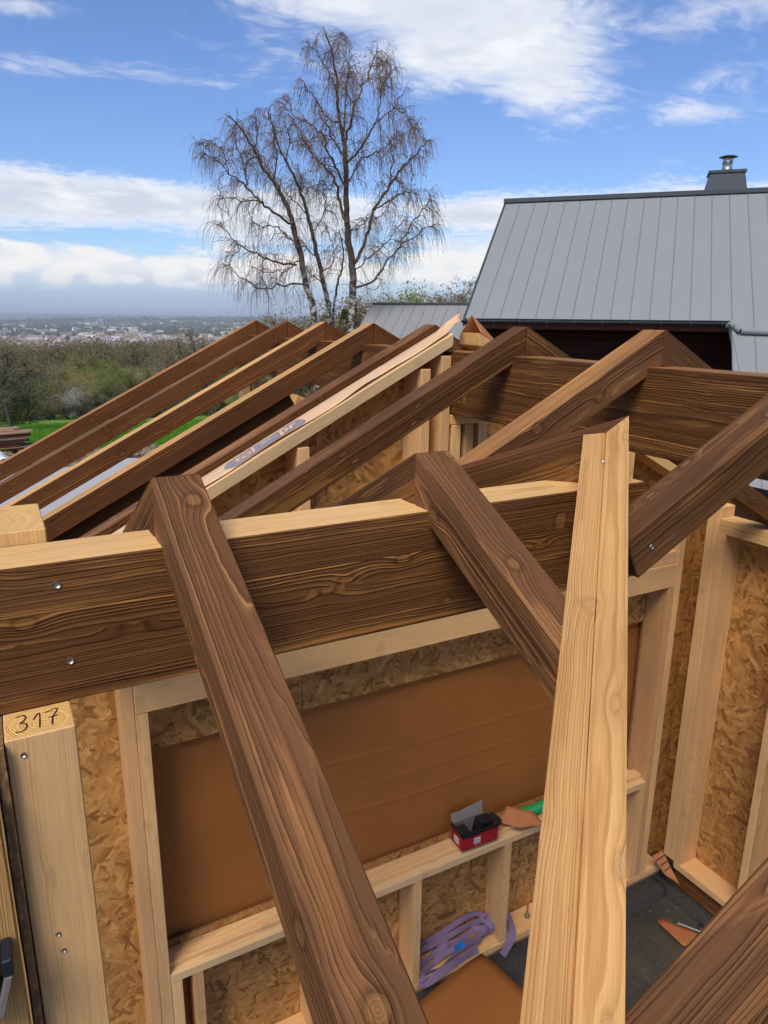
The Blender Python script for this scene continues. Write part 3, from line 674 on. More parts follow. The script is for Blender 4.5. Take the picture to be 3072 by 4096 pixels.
panel('black_foil', [(-2.42, -.66), (.2, -.66), (.2, -.47), (-2.42, -.48)], .002, Matrix(((0, 0, -1, 3.50), (-1, 0, 0, 0), (0, 1, 0, 0), (0, 0, 0, 1))), ['blackfoil', 'blackfoil'], W2)
beamy('wall_plate_beam', 3.505, 3.60, -.2, 5.4, -.66, -.56, 'dark', W2)
# bitumen plinth under both walls
PL = empty('plinth', (1.8, 2.5, -3.2)); tag(PL, 'black bitumen coated concrete plinth ledge round the floor under the walls', 'plinth')
def plinth_piece(x0, x1, y0, y1, z0, z1):
    bm = bmesh.new(); nx, ny = max(2, int((x1-x0)/.04)), max(2, int((y1-y0)/.04))
    top = [[bm.verts.new((x0+(x1-x0)*i/nx+.004*mnoise.noise((i*.7, j*.7, 1)), y0+(y1-y0)*j/ny+.004*mnoise.noise((i*.7, j*.7, 5)), z1+.004*mnoise.noise((i*.4, j*.4, 9)))) for j in range(ny+1)] for i in range(nx+1)]
    for i in range(nx):
        for j in range(ny): bm.faces.new((top[i][j], top[i+1][j], top[i+1][j+1], top[i][j+1])).smooth = True
    r_ = bmesh.ops.extrude_edge_only(bm, edges=[e for e in bm.edges if e.is_boundary]); vs = [v for v in r_['geom'] if isinstance(v, bmesh.types.BMVert)]
    for v in vs: v.co.z = z0
    return link('ledge', mesh_from_bm(bm, 'ledge'), ['bitumen'], PL)
plinth_piece(-.3, 3.354, 2.400, 2.72, -3.2, -3.043); plinth_piece(3.356, 3.70, -.4, 2.72, -3.2, -3.045)
# ------------------------------------------------------------------ left wall and the posts that carry the near ridge
P1 = post('post', -.040, .057, 1.077, 1.272, -3.05, -.2365, 'pale', ends='endgrain', label='wide pale post with handwritten number on its end under the left of the dark beam', cat='post')
P2 = post('post', -.15, .057, 1.2785, 1.466, -1.2, .0235, 'straw', ends='endgrain', label='pale post end standing up behind the left end of the dark beam', cat='post')
for x, z in ((-.018, -.265), (-.004, -.60), (.001, -.635)): screw(P1, (x, 1.0765, z), (0, -1, 0), .0048)
LW = empty('timber_frame_wall', (-.1, 1.0, -2.0)); tag(LW, 'narrow strip of left wall with a cut chip board edge and honey board at the left edge', 'wall')
def wavy_strip(name, x0, x1, y0, y1, z0, z1, mats, amp, parent):
    bm = bmesh.new(); n = 60; L_, R_ = [], []
    rings = []
    for i in range(n+1):
        z = z0+(z1-z0)*i/n; a = amp*mnoise.noise((z*14, 1.3, 0)); c = amp*mnoise.noise((z*11, 4.3, 0))
        rings.append([bm.verts.new(q) for q in ((x0+a, y0, z), (x1+c, y0, z), (x1+c, y1, z), (x0+a, y1, z))])
    for i in range(n):
        for k in range(4): bm.faces.new((rings[i][k], rings[i][(k+1) % 4], rings[i+1][(k+1) % 4], rings[i+1][k]))
    bm.faces.new(rings[0]); bm.faces.new(rings[-1]); bmesh.ops.recalc_face_normals(bm, faces=bm.faces)
    return link(name, mesh_from_bm(bm, name), mats, parent)
wavy_strip('chip_board', -.0535, -.0415, 1.06, 1.45, -2.9, -.2385, ['osbedge'], .0010, LW)
wavy_strip('black_foil', -.0560, -.0542, 1.056, 1.45, -2.9, -.2385, ['blackfoil'], .0006, LW)
post('cladding_board', -.24, -.0585, 1.035, 1.060, -2.9, -.30, 'honey', LW)
# handwriting: pencil strokes laid on the wood
def strokes(name, lines, mw, wd, parent, m_='ink', lift=.0006):
    bm = bmesh.new()
    for ln in lines:
        pts = [Vector((p[0], p[1], lift)) for p in ln]; prev = None
        # smooth the polyline
        sm_ = []
        for i in range(len(pts)-1):
            p0 = pts[max(0, i-1)]; p1 = pts[i]; p2 = pts[i+1]; p3 = pts[min(len(pts)-1, i+2)]
            for k in range(5):
                t_ = k/5; sm_.append(.5*((2*p1)+(-p0+p2)*t_+(2*p0-5*p1+4*p2-p3)*t_*t_+(-p0+3*p1-3*p2+p3)*t_**3))
        sm_.append(pts[-1])
        for i, p_ in enumerate(sm_):
            d = (sm_[min(i+1, len(sm_)-1)]-sm_[max(i-1, 0)]).normalized(); nn = Vector((-d.y, d.x, 0))*wd*(.38+.2*mnoise.noise((p_.x*300, p_.y*300, 0)))
            a, c = bm.verts.new(p_+nn), bm.verts.new(p_-nn)
            if prev: bm.faces.new((prev[0], prev[1], c, a))
            prev = (a, c)
    return link(name, mesh_from_bm(bm, name), [m_], parent, mw)
# number on the post end (top face z=-.2365, x to the right, y away)
three = [(0, 1.0), (.28, 1.08), (.42, .9), (.30, .66), (.14, .56), (.36, .5), (.44, .28), (.28, .04), (.02, .0), (-.06, .08)]
one = [(.75, .62), (1.05, 1.0), (.98, .0)]
seven = [(1.3, .92), (1.9, 1.05), (1.62, .5), (1.55, .0)]; bar = [(1.42, .52), (1.88, .58)]
sc = .031
strokes('handwriting', [[(x*sc, y*.046) for x, y in l_] for l_ in (three, one, seven, bar)], Matrix.Translation((-.022, 1.094, -.2365)), .0032, P1)
sc = .05   # word on the chip board of the gable
vis = [[(0, 1.0), (.22, .05), (.42, .95)], [(.72, .9), (.66, .1)], [(1.35, .9), (1.05, .85), (1.02, .55), (1.3, .45), (1.28, .1), (.98, .05)], [(-1.6, .1), (-.9, .25), (-.3, .3)], [(-2.2, -.55), (-1.7, -.75), (-1.1, -.85)]]
strokes('handwriting', [[(x*sc, y*sc) for x, y in l_] for l_ in vis], Matrix(((1, 0, 0, 1.235), (0, 0, -1, YB), (0, 1, 0, -.275), (0, 0, 0, 1))), .004, W1)
# ------------------------------------------------------------------ open porch frame at the far end
pf = timber('principal_rafter', (1.30, 3.40, roofz(1.30)-.115), (-.75, 3.40, roofz(-.75)-.115), .09, .11, 'rafter', label='brown principal rafter lying directly under the fourth rafter from the left', cat='rafter')
post('post', 1.22, 1.32, 3.35, 3.45, -3.2, roofz(1.27)-.13, 'rafter', label='dark brown porch post under the far roof, beside the slanted pale brace', cat='post')
timber('brace', (1.50, 3.80, -.05), (1.22, 3.80, -.75), .10, .06, 'honey', label='slanted honey coloured brace board under the far ridge beam', cat='brace')
post('post', 1.68, 1.74, 5.30, 5.40, -3.2, -.02, 'pale', label='pale thin post under the far end of the ridge beam', cat='post')
post('post', 1.755, 1.81, 5.30, 5.40, -3.2, -.02, 'honey', label='honey coloured post paired with the pale one under the far ridge end', cat='post')
# ------------------------------------------------------------------ membrane strip lying on the gable plate
def grid_mesh(name, fn, nu, nv, mats, parent=None, thick=.0012, smooth=True):
    bm = bmesh.new(); G = [[bm.verts.new(fn(i/nu, j/nv)) for j in range(nv+1)] for i in range(nu+1)]
    for i in range(nu):
        for j in range(nv): bm.faces.new((G[i][j], G[i+1][j], G[i+1][j+1], G[i][j+1])).smooth = smooth
    bmesh.ops.recalc_face_normals(bm, faces=bm.faces)
    o = link(name, mesh_from_bm(bm, name), mats, parent)
    if thick:
        s_ = o.modifiers.new('thickness', 'SOLIDIFY'); s_.thickness = thick; s_.offset = 0
    return o
MS = empty('membrane_strip', (1.1, 2.58, roofz(1.1)+.01)); tag(MS, 'peach coloured printed membrane strip lying along the sloping top plate', 'membrane')
def strip_pt(u, v):
    x = .50+1.285*u
    yn = 2.512+.012*mnoise.noise((x*4, 0, 0))+(.0 if u < .9 else .08*(u-.9)/.1)
    y = yn+(2.615-yn)*v
    lift = .008+.004*mnoise.noise((x*3.2, 2, 0))+.006*mnoise.noise((x*9, v*2, 0))
    if v < .45: lift += .006*(1-v/.45)*(.5+mnoise.noise((x*5, 7, 0)))
    if u > .88: lift += .060*((u-.88)/.12)**2*(.45+.55*v)
    return (x, y, min(roofz(x), BZ-T*abs(min(x, 1.72)-BX))+lift)
grid_mesh('sheet', strip_pt, 60, 6, ['peach'], MS)
def strip_frame(u, v):
    p = Vector(strip_pt(u, v)); X = (Vector(strip_pt(u+.02, v))-p).normalized(); Yq = (Vector(strip_pt(u, v+.1))-p).normalized(); Z = X.cross(Yq).normalized(); Yq = Z.cross(X)
    return p, X, Yq, Z
def drape_poly(name, ptsuv, m_, lift):   # outline in (u,v), filled with a triangle fan, on the strip
    bm = bmesh.new(); c = Vector((0, 0, 0)); vs = []
    for (u, v) in ptsuv:
        p, X, Yq, Z = strip_frame(u, v); vs.append(bm.verts.new(p+Z*lift))
    bm.faces.new(vs); bmesh.ops.triangulate(bm, faces=bm.faces); return link(name, mesh_from_bm(bm, name), [m_], MS)
def ring_patch(cu, cv, ru, rv, a0, a1, m_, lift, n=22):
    bm = bmesh.new(); prev = None
    for k in range(n+1):
        a = a0+(a1-a0)*k/n; o_ = []
        u = cu+ru*math.cos(a)
        for q in (-1, -.5, 0, .5, 1):
            v = max(0.02, min(.98, cv+rv*math.sin(a)*q)); p, X, Yq, Z = strip_frame(u, v); o_.append(bm.verts.new(p+Z*lift))
        if prev:
            for q in range(4): bm.faces.new((prev[q], prev[q+1], o_[q+1], o_[q]))
        prev = o_
    return link('print', mesh_from_bm(bm, 'print'), [m_], MS)
ring_patch(.305, .5, .125, .85, .02, math.pi-.02, 'logogrey', .0016); ring_patch(.055, .5, .042, .75, .02, math.pi-.02, 'logogrey', .0016)
def text_mesh(body, size, mw, m_, parent, name='lettering', shear=0.0):
    cu = bpy.data.curves.new(name, 'FONT'); cu.body = body; cu.size = size; cu.align_x = 'CENTER'; cu.align_y = 'CENTER'; cu.shear = shear; cu.offset = size*.02
    cu.resolution_u = 3
    tmp = bpy.data.objects.new('tmp_text', cu); COL.objects.link(tmp); dg = bpy.context.evaluated_depsgraph_get()
    me = bpy.data.meshes.new_from_object(tmp.evaluated_get(dg)); bpy.data.objects.remove(tmp); bpy.data.curves.remove(cu)
    me.materials.clear(); return link(name, me, [m_], parent, mw)
def on_strip(body, u, v, size, rot):
    p, X, Yq, Z = strip_frame(u, v); c, s = math.cos(rot), math.sin(rot); X2 = X*c+Yq*s; Y2 = -X*s+Yq*c; p = p+Z*.0045
    text_mesh(body, size, Matrix(((X2.x, Y2.x, Z.x, p.x), (X2.y, Y2.y, Z.y, p.y), (X2.z, Y2.z, Z.z, p.z), (0, 0, 0, 1))), 'peach', MS, shear=.1)
on_strip('pr', .375, .55, .085, rad(-6)); on_strip('tol', .245, .55, .080, rad(-6)); on_strip('a', .055, .5, .085, rad(35))
# folded brown scrap on the right-hand plate end
def flat_scrap(name, pts3, m_, label, cat, thick=.0015, parent=None):
    bm = bmesh.new(); vs = [bm.verts.new(p) for p in pts3]; bm.faces.new(vs); bmesh.ops.triangulate(bm, faces=bm.faces)
    bmesh.ops.subdivide_edges(bm, edges=bm.edges, cuts=4, use_grid_fill=True)
    for v in bm.verts: v.co.z += .006*mnoise.noise(v.co*9)
    for f in bm.faces: f.smooth = True
    o = link(name, mesh_from_bm(bm, name), [m_], parent); s_ = o.modifiers.new('thickness', 'SOLIDIFY'); s_.thickness = thick; s_.offset = 1
    if label: tag(o, label, cat)
    return o
xr = 1.812
def fold_pt(u, v):      # tent folded over the plate end
    x = 1.822+.20*u; y = 2.505+.14*v; pk = .075*(1-abs(2*v-1.0))*(1-u*.85)
    return (x, y, roofz(x)+.006+pk+.004*mnoise.noise((x*20, y*20, 1)))
fs = grid_mesh('membrane_scrap', fold_pt, 8, 8, ['paper']); tag(fs, 'small folded brown membrane scrap on the pale plate end at the ridge', 'membrane')
# ------------------------------------------------------------------ red carton on the sill
BXo = empty('carton', (1.955, 2.555, -2.256), rad(-2)); tag(BXo, 'open red and black carton of hardware standing on the window sill', 'carton')
mwB = BXo.matrix_world.copy()
def bpart(name, bm, m_): return link(name, mesh_from_bm(bm, name), m_, BXo, mwB)
LX, LY, LZ = .112, .054, .098
def wall_pts(x0, x1, y0, y1, z0, z1, splay=0): return boxpts(x0, x1, y0, y1, z0, z1)
th = .003
bpart('side', hexa(boxpts(-LX, LX, -LY, -LY+th, 0, LZ*.72), .0008), ['red']); bpart('side', hexa(boxpts(-LX, LX, LY-th, LY, 0, LZ*.95), .0008), ['greycard'])
bpart('side', hexa(boxpts(-LX, -LX+th, -LY+th, LY-th, 0, LZ*.78), .0008), ['red']); bpart('side', hexa(boxpts(LX-th, LX, -LY+th, LY-th, 0, LZ*.72), .0008), ['red'])
bpart('base', hexa(boxpts(-LX+th, LX-th, -LY+th, LY-th, .001, .004), 0), ['greycard'])
def flap(pts, m_, name='flap'):
    bm = bmesh.new(); vs = [bm.verts.new(p) for p in pts]; bm.faces.new(vs); bmesh.ops.subdivide_edges(bm, edges=bm.edges, cuts=3, use_grid_fill=True)
    for v in bm.verts: v.co += Vector((0, .004, .004))*mnoise.noise(v.co*22)
    o = bpart(name, bm, m_); s_ = o.modifiers.new('thickness', 'SOLIDIFY'); s_.thickness = .0022; s_.offset = 0; return o
zt = LZ*.72
flap([(-LX, -LY, zt), (LX, -LY, zt), (LX+.012, -LY-.012, zt+.034), (-LX, -LY-.006, zt+.036)], ['blackcard'])
flap([(-LX, LY, LZ*.95), (LX*.75, LY, LZ*.95), (LX*.85, LY+.022, LZ+.055), (-LX*.9, LY+.018, LZ+.032)], ['greycard'])
flap([(-LX, -LY+.002, zt+.006), (-LX, LY-.002, zt+.006), (-LX-.010, LY*.7, zt+.05), (-LX-.004, -LY*.5, zt+.034)], ['blackcard'])
flap([(LX, -LY+.002, zt), (LX, LY-.002, zt), (LX+.026, LY*.6, zt+.022), (LX+.03, -LY*.8, zt+.026)], ['blackcard'])
bpart('contents', hexa([(x+(.02 if zv else 0), y, z) for x, y, z, zv in [(x, y, z, iz) for x in (.005, .075) for y in (-.03, .035) for iz, z in enumerate((.03, .105))]], .002), ['blackcard'])
bpart('contents', hexa([(x-(.02 if zv else 0), y, z) for x, y, z, zv in [(x, y, z, iz) for x in (-.095, -.03) for y in (-.04, .03) for iz, z in enumerate((.02, .09))]], .002), ['blackcard'])
def print_front(x, wd):
    bpart('label', hexa(boxpts(x-wd/2, x+wd/2, -LY-.0010, -LY-.0004, .022, .054), 0), ['white'])
    for body, z, sz, m_ in (('SIMPSON', .0465, .0088, 'ink'), ('Strong-Tie', .0335, .0088, 'ink'), ('PROS A BOIS', .0165, .0066, 'white')):
        text_mesh(body, sz, mwB @ Matrix(((1, 0, 0, x), (0, 0, -1, -LY-.0016), (0, 1, 0, z-.003), (0, 0, 0, 1))), m_, BXo)
    bpart('label_line', hexa(boxpts(x-wd/2+.001, x+wd/2-.001, -LY-.0016, -LY-.0011, .0383, .0392), 0), ['ink'])
print_front(-.018, .040)
bpart('label', hexa(boxpts(-LX-.0010, -LX-.0004, -.026, .018, .020, .056), 0), ['white'])
for body, z in (('SIMPSON', .045), ('Strong-Tie', .031)):
    text_mesh(body, .0092, mwB @ Matrix(((0, 0, -1, -LX-.0016), (-1, 0, 0, -.004), (0, 1, 0, z-.003), (0, 0, 0, 1))), 'ink', BXo)
# green corrugated conduit on the sill
bm = bmesh.new(); prev = None; n = 150
for i in range(n+1):
    x = 2.250+.50*i/n; r_ = .029+.003*math.sin(i*math.pi*.5); ring = []
    for k in range(16):
        a = 2*math.pi*k/16; ring.append(bm.verts.new((x, 2.552+.012*math.sin((x-2.26)*2)+r_*math.cos(a), -2.224+r_*math.sin(a))))
    if prev:
        for k in range(16): bm.faces.new((prev[k], prev[(k+1) % 16], ring[(k+1) % 16], ring[k])).smooth = True
    prev = ring
o = link('conduit', mesh_from_bm(bm, 'conduit'), ['green']); tag(o, 'green corrugated conduit lying on the window sill', 'conduit')
flat_scrap('membrane_scrap', [(2.09, 2.59, -2.22), (2.165, 2.59, -2.205), (2.20, 2.60, -2.175), (2.31, 2.52, -2.195), (2.345, 2.45, -2.245), (2.20, 2.485, -2.235)], 'paper', 'pointed brown membrane offcut lying on the sill between carton and green conduit', 'membrane')
# marked pointed offcut in the corner
sc_ = empty('membrane_scrap', (3.33, 2.45, -2.9)); tag(sc_, 'pointed brown membrane offcut with black cross lines in the floor corner', 'membrane')
P_ = [(3.297, 2.493, -2.86), (3.373, 2.485, -2.84), (3.358, 2.389, -2.90), (3.366, 2.326, -2.97), (3.32, 2.392, -2.94)]
P_ = [Vector(p) for p in P_]
flat_scrap('sheet', P_, 'paper', None, None, parent=sc_)
for t_ in (.22, .45, .68):
    a, b_ = P_[0].lerp(P_[4].lerp(P_[3], .3), t_), P_[1].lerp(P_[2].lerp(P_[3], .35), t_)
    q = (b_-a).normalized(); nn = Vector((-.5, -.4, .75)).normalized(); s_ = nn.cross(q).normalized()*.003
    bm = bmesh.new(); bm.faces.new([bm.verts.new(v+nn*.007) for v in (a-s_, b_-s_, b_+s_, a+s_)]); link('line', mesh_from_bm(bm, 'line'), ['ink'], sc_)
flat_scrap('membrane_scrap', [(3.14, 2.285, -3.10), (3.18, 2.285, -3.098), (3.275, 2.11, -3.095), (3.30, 1.98, -3.095), (3.132, 2.09, -3.10)], 'paper', 'brown membrane offcut lying on the concrete floor beside the drill bit', 'membrane')
# long drill bit on the floor
DB = empty('drill_bit', (3.28, 2.15, -3.11)); tag(DB, 'grey spiral drill bit with a round ring end lying on the floor', 'drill bit')
bm = bmesh.new(); a, b_ = Vector((3.235, 2.215, -3.100)), Vector((3.315, 2.085, -3.098)); d = (b_-a).normalized(); sd = d.cross(Vector((0, 0, 1))); prev = None
for i in range(61):
    p = a.lerp(b_, i/60); ring = []
    for k in range(10):
        ang = 2*math.pi*k/10; rr_ = 0.0095*(1+.28*math.cos(2*(ang-i*.42))); ring.append(bm.verts.new(p+sd*rr_*math.cos(ang)+Vector((0, 0, 1))*rr_*math.sin(ang)))
    if prev:
        for k in range(10): bm.faces.new((prev[k], prev[(k+1) % 10], ring[(k+1) % 10], ring[k])).smooth = True
    prev = ring
link('shank', mesh_from_bm(bm, 'shank'), ['steel'], DB)
bm = bmesh.new(); R_, r_ = .02, .005
G = [[bm.verts.new((3.325+(R_+r_*math.cos(q))*math.cos(p), 2.125+(R_+r_*math.cos(q))*math.sin(p)*.5, -3.092+(R_+r_*math.cos(q))*math.sin(p)*.85+r_*math.sin(q)*.4)) for q in [2*math.pi*k/8 for k in range(8)]] for p in [2*math.pi*k/20 for k in range(20)]]
for i in range(20):
    for k in range(8): bm.faces.new((G[i][k], G[(i+1) % 20][k], G[(i+1) % 20][(k+1) % 8], G[i][(k+1) % 8]))
link('ring', mesh_from_bm(bm, 'ring'), ['steeldark'], DB)
# big brown sheet, its corner standing up out of the room below
def sheet_pt(u, v):
    c = Vector((1.886, 2.353, -2.75)); l_ = Vector((1.508, 2.27, -2.75))-c; r_ = Vector((1.924, 2.094, -2.75))-c
    l_, r_ = l_.normalized()*1.0, r_.normalized()*1.0
    p = c+l_*u+r_*v; k = u+v
    p.z -= .03*math.exp(-(k/.12))+.05*(u-v)**2
    return p
o = grid_mesh('membrane_sheet', sheet_pt, 20, 20, ['membrane'], thick=.003); tag(o, 'large smooth brown membrane sheet with its corner pointing up at the bottom edge', 'membrane')
# lilac lifting sling heaped on the bottom plate
SL = empty('lifting_sling', (1.86, 2.56, -2.96)); tag(SL, 'heap of lilac webbing sling with a blue tag on the bottom plate', 'sling')
def ribbon(pts, wd, m_, name='webbing', roll=0.0):
    P = [Vector((p[0]+.012*mnoise.noise((k*1.7, roll*9, 3)), p[1], -2.962+(p[2]+2.962)*(.62 if p[2] > -2.962 else 1.5)+.010*mnoise.noise((k*1.3, roll*7, 8)))) for k, p in enumerate(pts)]; sm_ = []
    for i in range(len(P)-1):
        p0 = P[max(0, i-1)]; p1 = P[i]; p2 = P[i+1]; p3 = P[min(len(P)-1, i+2)]
        for k in range(10):
            t_ = k/10; sm_.append(.5*((2*p1)+(-p0+p2)*t_+(2*p0-5*p1+4*p2-p3)*t_*t_+(-p0+3*p1-3*p2+p3)*t_**3))
    sm_.append(P[-1]); bm = bmesh.new(); prev = None
    for i, p in enumerate(sm_):
        d = (sm_[min(i+1, len(sm_)-1)]-sm_[max(i-1, 0)]).normalized(); s_ = d.cross(Vector((0, -.75, .65)).normalized())
        if s_.length < .05: s_ = Vector((0, 1, 0))
        s_.normalize(); nn = d.cross(s_); tw = .9*mnoise.noise((i*.06, roll*5, 0))+roll; s_ = s_*math.cos(tw)+nn*math.sin(tw)
        row = [bm.verts.new(p+s_*wd*q) for q in (-.5, 0, .5)]
        if prev:
            for q in range(2): bm.faces.new((prev[q], prev[q+1], row[q+1], row[q]))
        prev = row
    o_ = link(name, mesh_from_bm(bm, name), [m_], SL); sl = o_.modifiers.new('thickness', 'SOLIDIFY'); sl.thickness = .0022; sl.offset = 0; return o_
yy = 2.55
rs = random.Random(4)
for i in range(5):
    o1, o2 = .026*i, .013*i; j = lambda q: rs.uniform(-q, q)*1.35
    path = [(1.625+j(.01), 2.505+o1, -2.95+o2*1.3), (1.69+j(.02), 2.515+o1, -2.945+o2*2.4+j(.012)), (1.78+j(.03), 2.52+o1, -2.94+o2*2.6+j(.02)), (1.87+j(.03), 2.525+o1, -2.93+o2*2.3+j(.02)), (1.97+j(.03), 2.53+o1, -2.91+o2*2.4+j(.022)), (2.05+j(.03), 2.54+o1*.8, -2.885+o2*2.0+j(.02))]
    end = [(2.10+j(.02), 2.565+o1*.4, -2.84+j(.02)), (2.12+j(.03), 2.59, -2.80+j(.02)), (2.07+j(.02), 2.60, -2.80+j(.02))] if i % 2 else [(2.12+j(.02), 2.55, -2.86+j(.02)), (2.185+j(.01), 2.565, -2.84+j(.015)), (2.19, 2.54, -2.90+j(.02)), (2.14, 2.52, -2.93)]
    ribbon(path+end, .030, 'purple', roll=rs.uniform(-.8, .8))
ribbon([(2.10, 2.58, -2.83), (2.15, 2.57, -2.79), (2.20, 2.55, -2.79), (2.215, 2.52, -2.85), (2.20, 2.49, -2.93), (2.16, 2.475, -2.985), (2.12, 2.47, -3.0)], .045, 'purple', roll=-.2)
ribbon([(1.64, 2.51, -2.93), (1.61, 2.50, -2.955), (1.65, 2.49, -2.975), (1.75, 2.495, -2.955), (1.86, 2.50, -2.94), (1.98, 2.505, -2.93)], .042, 'purple', roll=.2)
ribbon([(1.845, 2.535, -2.865), (1.875, 2.535, -2.858), (1.905, 2.535, -2.85)], .034, 'bluetag', 'tag')
# dark steel bracket hooked at the left edge
BR = empty('steel_bracket', (-.075, 1.0, -.62)); tag(BR, 'dark grey metal bracket at the lower left edge', 'bracket')
link('arm', mesh_from_bm(hexa([(x+(.0 if iz else -.0185), y, z) for x in (-.0785, -.0685) for y in (.985, 1.03) for iz, z in enumerate((-.629, -.562))], .001), 'arm'), ['greysteel'], BR)
link('flange', mesh_from_bm(hexa(boxpts(-.081, -.0665, .985, 1.032, -.561, -.532), .002), 'flange'), ['steeldark'], BR)
link('web', mesh_from_bm(hexa([(x+(.0 if iz else -.024), y, z) for x in (-.115, -.0825) for y in (.99, 1.03) for iz, z in enumerate((-.629, -.531))], .001), 'web'), ['steeldark'], BR)
# ------------------------------------------------------------------ neighbouring house with standing-seam zinc roof
H_AZ = rad(42.0); HU = Vector((math.cos(H_AZ), math.sin(H_AZ), 0)); HV = Vector((-math.sin(H_AZ), math.cos(H_AZ), 0))   # HU away from camera, HV to the left
def hp(p_, o_, z_): return HU*p_+HV*o_+Vector((0, 0, z_))
HS = empty('house', tuple(hp(22, 0, -3.3))); tag(HS, 'house with a big grey standing seam zinc roof, chimney and dark wall below', 'house')
RP, RZ, EP, EZ = 22.2, 3.57, 17.6, .36; OL, OE, OR = 4.13, -1.74, -9.0
kz = (RZ-EZ)/(RP-EP)
def roof_z(p_): return EZ+kz*(p_-EP)
LPE = 13.2       # lower eave of the right-hand part
seam_xs = [OL-(OL-OE)/14*k for k in range(15)]; o_ = OE-.43
while o_ > OR: seam_xs.append(o_); o_ -= .43
hn = (HU*-kz+Vector((0, 0, 1))).normalized()
def roofpanel(o0, o1, p0, p1, parent, name='roof_sheet', zf=roof_z, lift=0.0, nn=hn):
    bm = bmesh.new(); n = 10; top = []
    for i in range(n+1):
        pp = p0+(p1-p0)*i/n; wob = .0015*mnoise.noise((pp*1.3, o0*3, 0))
        top.append([bm.verts.new(hp(pp, oo, zf(pp)+lift+(wob if 0 < q < 2 else 0))) for q, oo in enumerate((o0, (o0+o1)/2, o1))])
    for i in range(n):
        for q in range(2): bm.faces.new((top[i][q], top[i+1][q], top[i+1][q+1], top[i][q+1]))
    o = link(name, mesh_from_bm(bm, name), ['zinc'], parent); s_ = o.modifiers.new('thickness', 'SOLIDIFY'); s_.thickness = .02; return o
def seam(o0, p0, p1, parent, zf=roof_z):
    a, b_ = hp(p0, o0, zf(p0)+.034), hp(p1, o0, zf(p1)+.034)
    return timber('seam', a, b_, .026, .050, 'zincseam', parent, bevel=.003)
RF = link('roof', mesh_from_bm(hexa([hp(p_, oo, roof_z(p_)-(.05 if iz else .22)) for p_ in (EP+.25, RP) for oo in (OR, OL-.06) for iz in (0, 1)], 0), 'roof'), ['zincdark'], HS)
edges_ = [OL]+seam_xs[1:]
for i in range(len(edges_)-1):
    o0, o1 = edges_[i], edges_[i+1]
    low = EP if o1 > OE-.05 else LPE
    roofpanel(o0-.002, o1+.002, low, RP, RF); 
    if i: seam(o0, low, RP-.05, RF)
link('verge', mesh_from_bm(hexa([hp(p_, oo, roof_z(p_)+(.05 if iz else -.16)) for p_ in (EP-.02, RP) for oo in (OL+.005, OL+.05) for iz in (0, 1)], .004), 'verge'), ['zincdark'], RF)
timber('ridge_cap', hp(RP+.02, OL+.06, RZ+.13), hp(RP+.02, OR, RZ+.13), .22, .12, 'zincdark', RF, bevel=.01)
link('rear_roof', mesh_from_bm(hexa([hp(p_, oo, RZ-kz*(p_-RP)-(.0 if iz else .2)) for p_ in (RP, RP+4.6) for oo in (OR, OL) for iz in (0, 1)], 0), 'rear_roof'), ['zinc'], RF)
# gable trim, soffit, gutter with brackets, downpipe
bm = bmesh.new(); prev = None; N = 9
for oo in (OL+.06, OE+.02):
    ring = [bm.verts.new(hp(EP-.075+.075*math.cos(a), oo, EZ-.02+.075*math.sin(a))) for a in [math.pi+math.pi*k/N for k in range(N+1)]]
    if prev:
        for k in range(N): bm.faces.new((prev[k], prev[k+1], ring[k+1], ring[k])).smooth = True
    else: bm.faces.new(ring)
    prev = ring
bm.faces.new(prev); gt = link('gutter', mesh_from_bm(bm, 'gutter'), ['zincdark'], HS); s_ = gt.modifiers.new('thickness', 'SOLIDIFY'); s_.thickness = .006
for oo in np.arange(OL-.1, OE, -.62):
    segs = [];
    for k in range(8):
        a0, a1 = math.pi+math.pi*k/8, math.pi+math.pi*(k+1)/8; r_ = .080
        segs.append([*hp(EP-.075+r_*math.cos(a0), oo, EZ-.02+r_*math.sin(a0)), *hp(EP-.075+r_*math.cos(a1), oo, EZ-.02+r_*math.sin(a1)), .008, .008])
    v_, f_ = tubes(segs, 4); link('bracket', np_mesh('bracket', v_, f_), ['zinc'], gt)
timber('fascia', hp(EP+.06, OL, EZ-.05), hp(EP+.06, OE, EZ-.05), .05, .17, 'rustboard', HS)
qs = [hp(EP-.08, OE+.07, EZ-.09), hp(EP-.16, OE+.02, EZ-.05), hp(EP-.34, OE-.06, roof_z(EP-.34)+.12), hp(EP-.44, OE-.16, roof_z(EP-.44)+.12), hp(EP-.46, OE-.85, roof_z(EP-.46)+.11)]
dps = [[*qs[i], *(qs[i+1]+(qs[i+1]-qs[i])*.04), .068, .068] for i in range(4)]
v_, f_ = tubes(dps, 12); link('downpipe', np_mesh('downpipe', v_, f_, smooth=True), ['zinc'], HS)
# edge of the lower right-hand roof with its upstand
link('verge', mesh_from_bm(hexa([hp(p_, oo-(EP-p_)*.12, roof_z(p_)+(.05 if iz else -.18)) for p_ in (LPE, EP) for oo in (OE-.02, OE+.05) for iz in (0, 1)], .004), 'verge'), ['zinc'], RF)
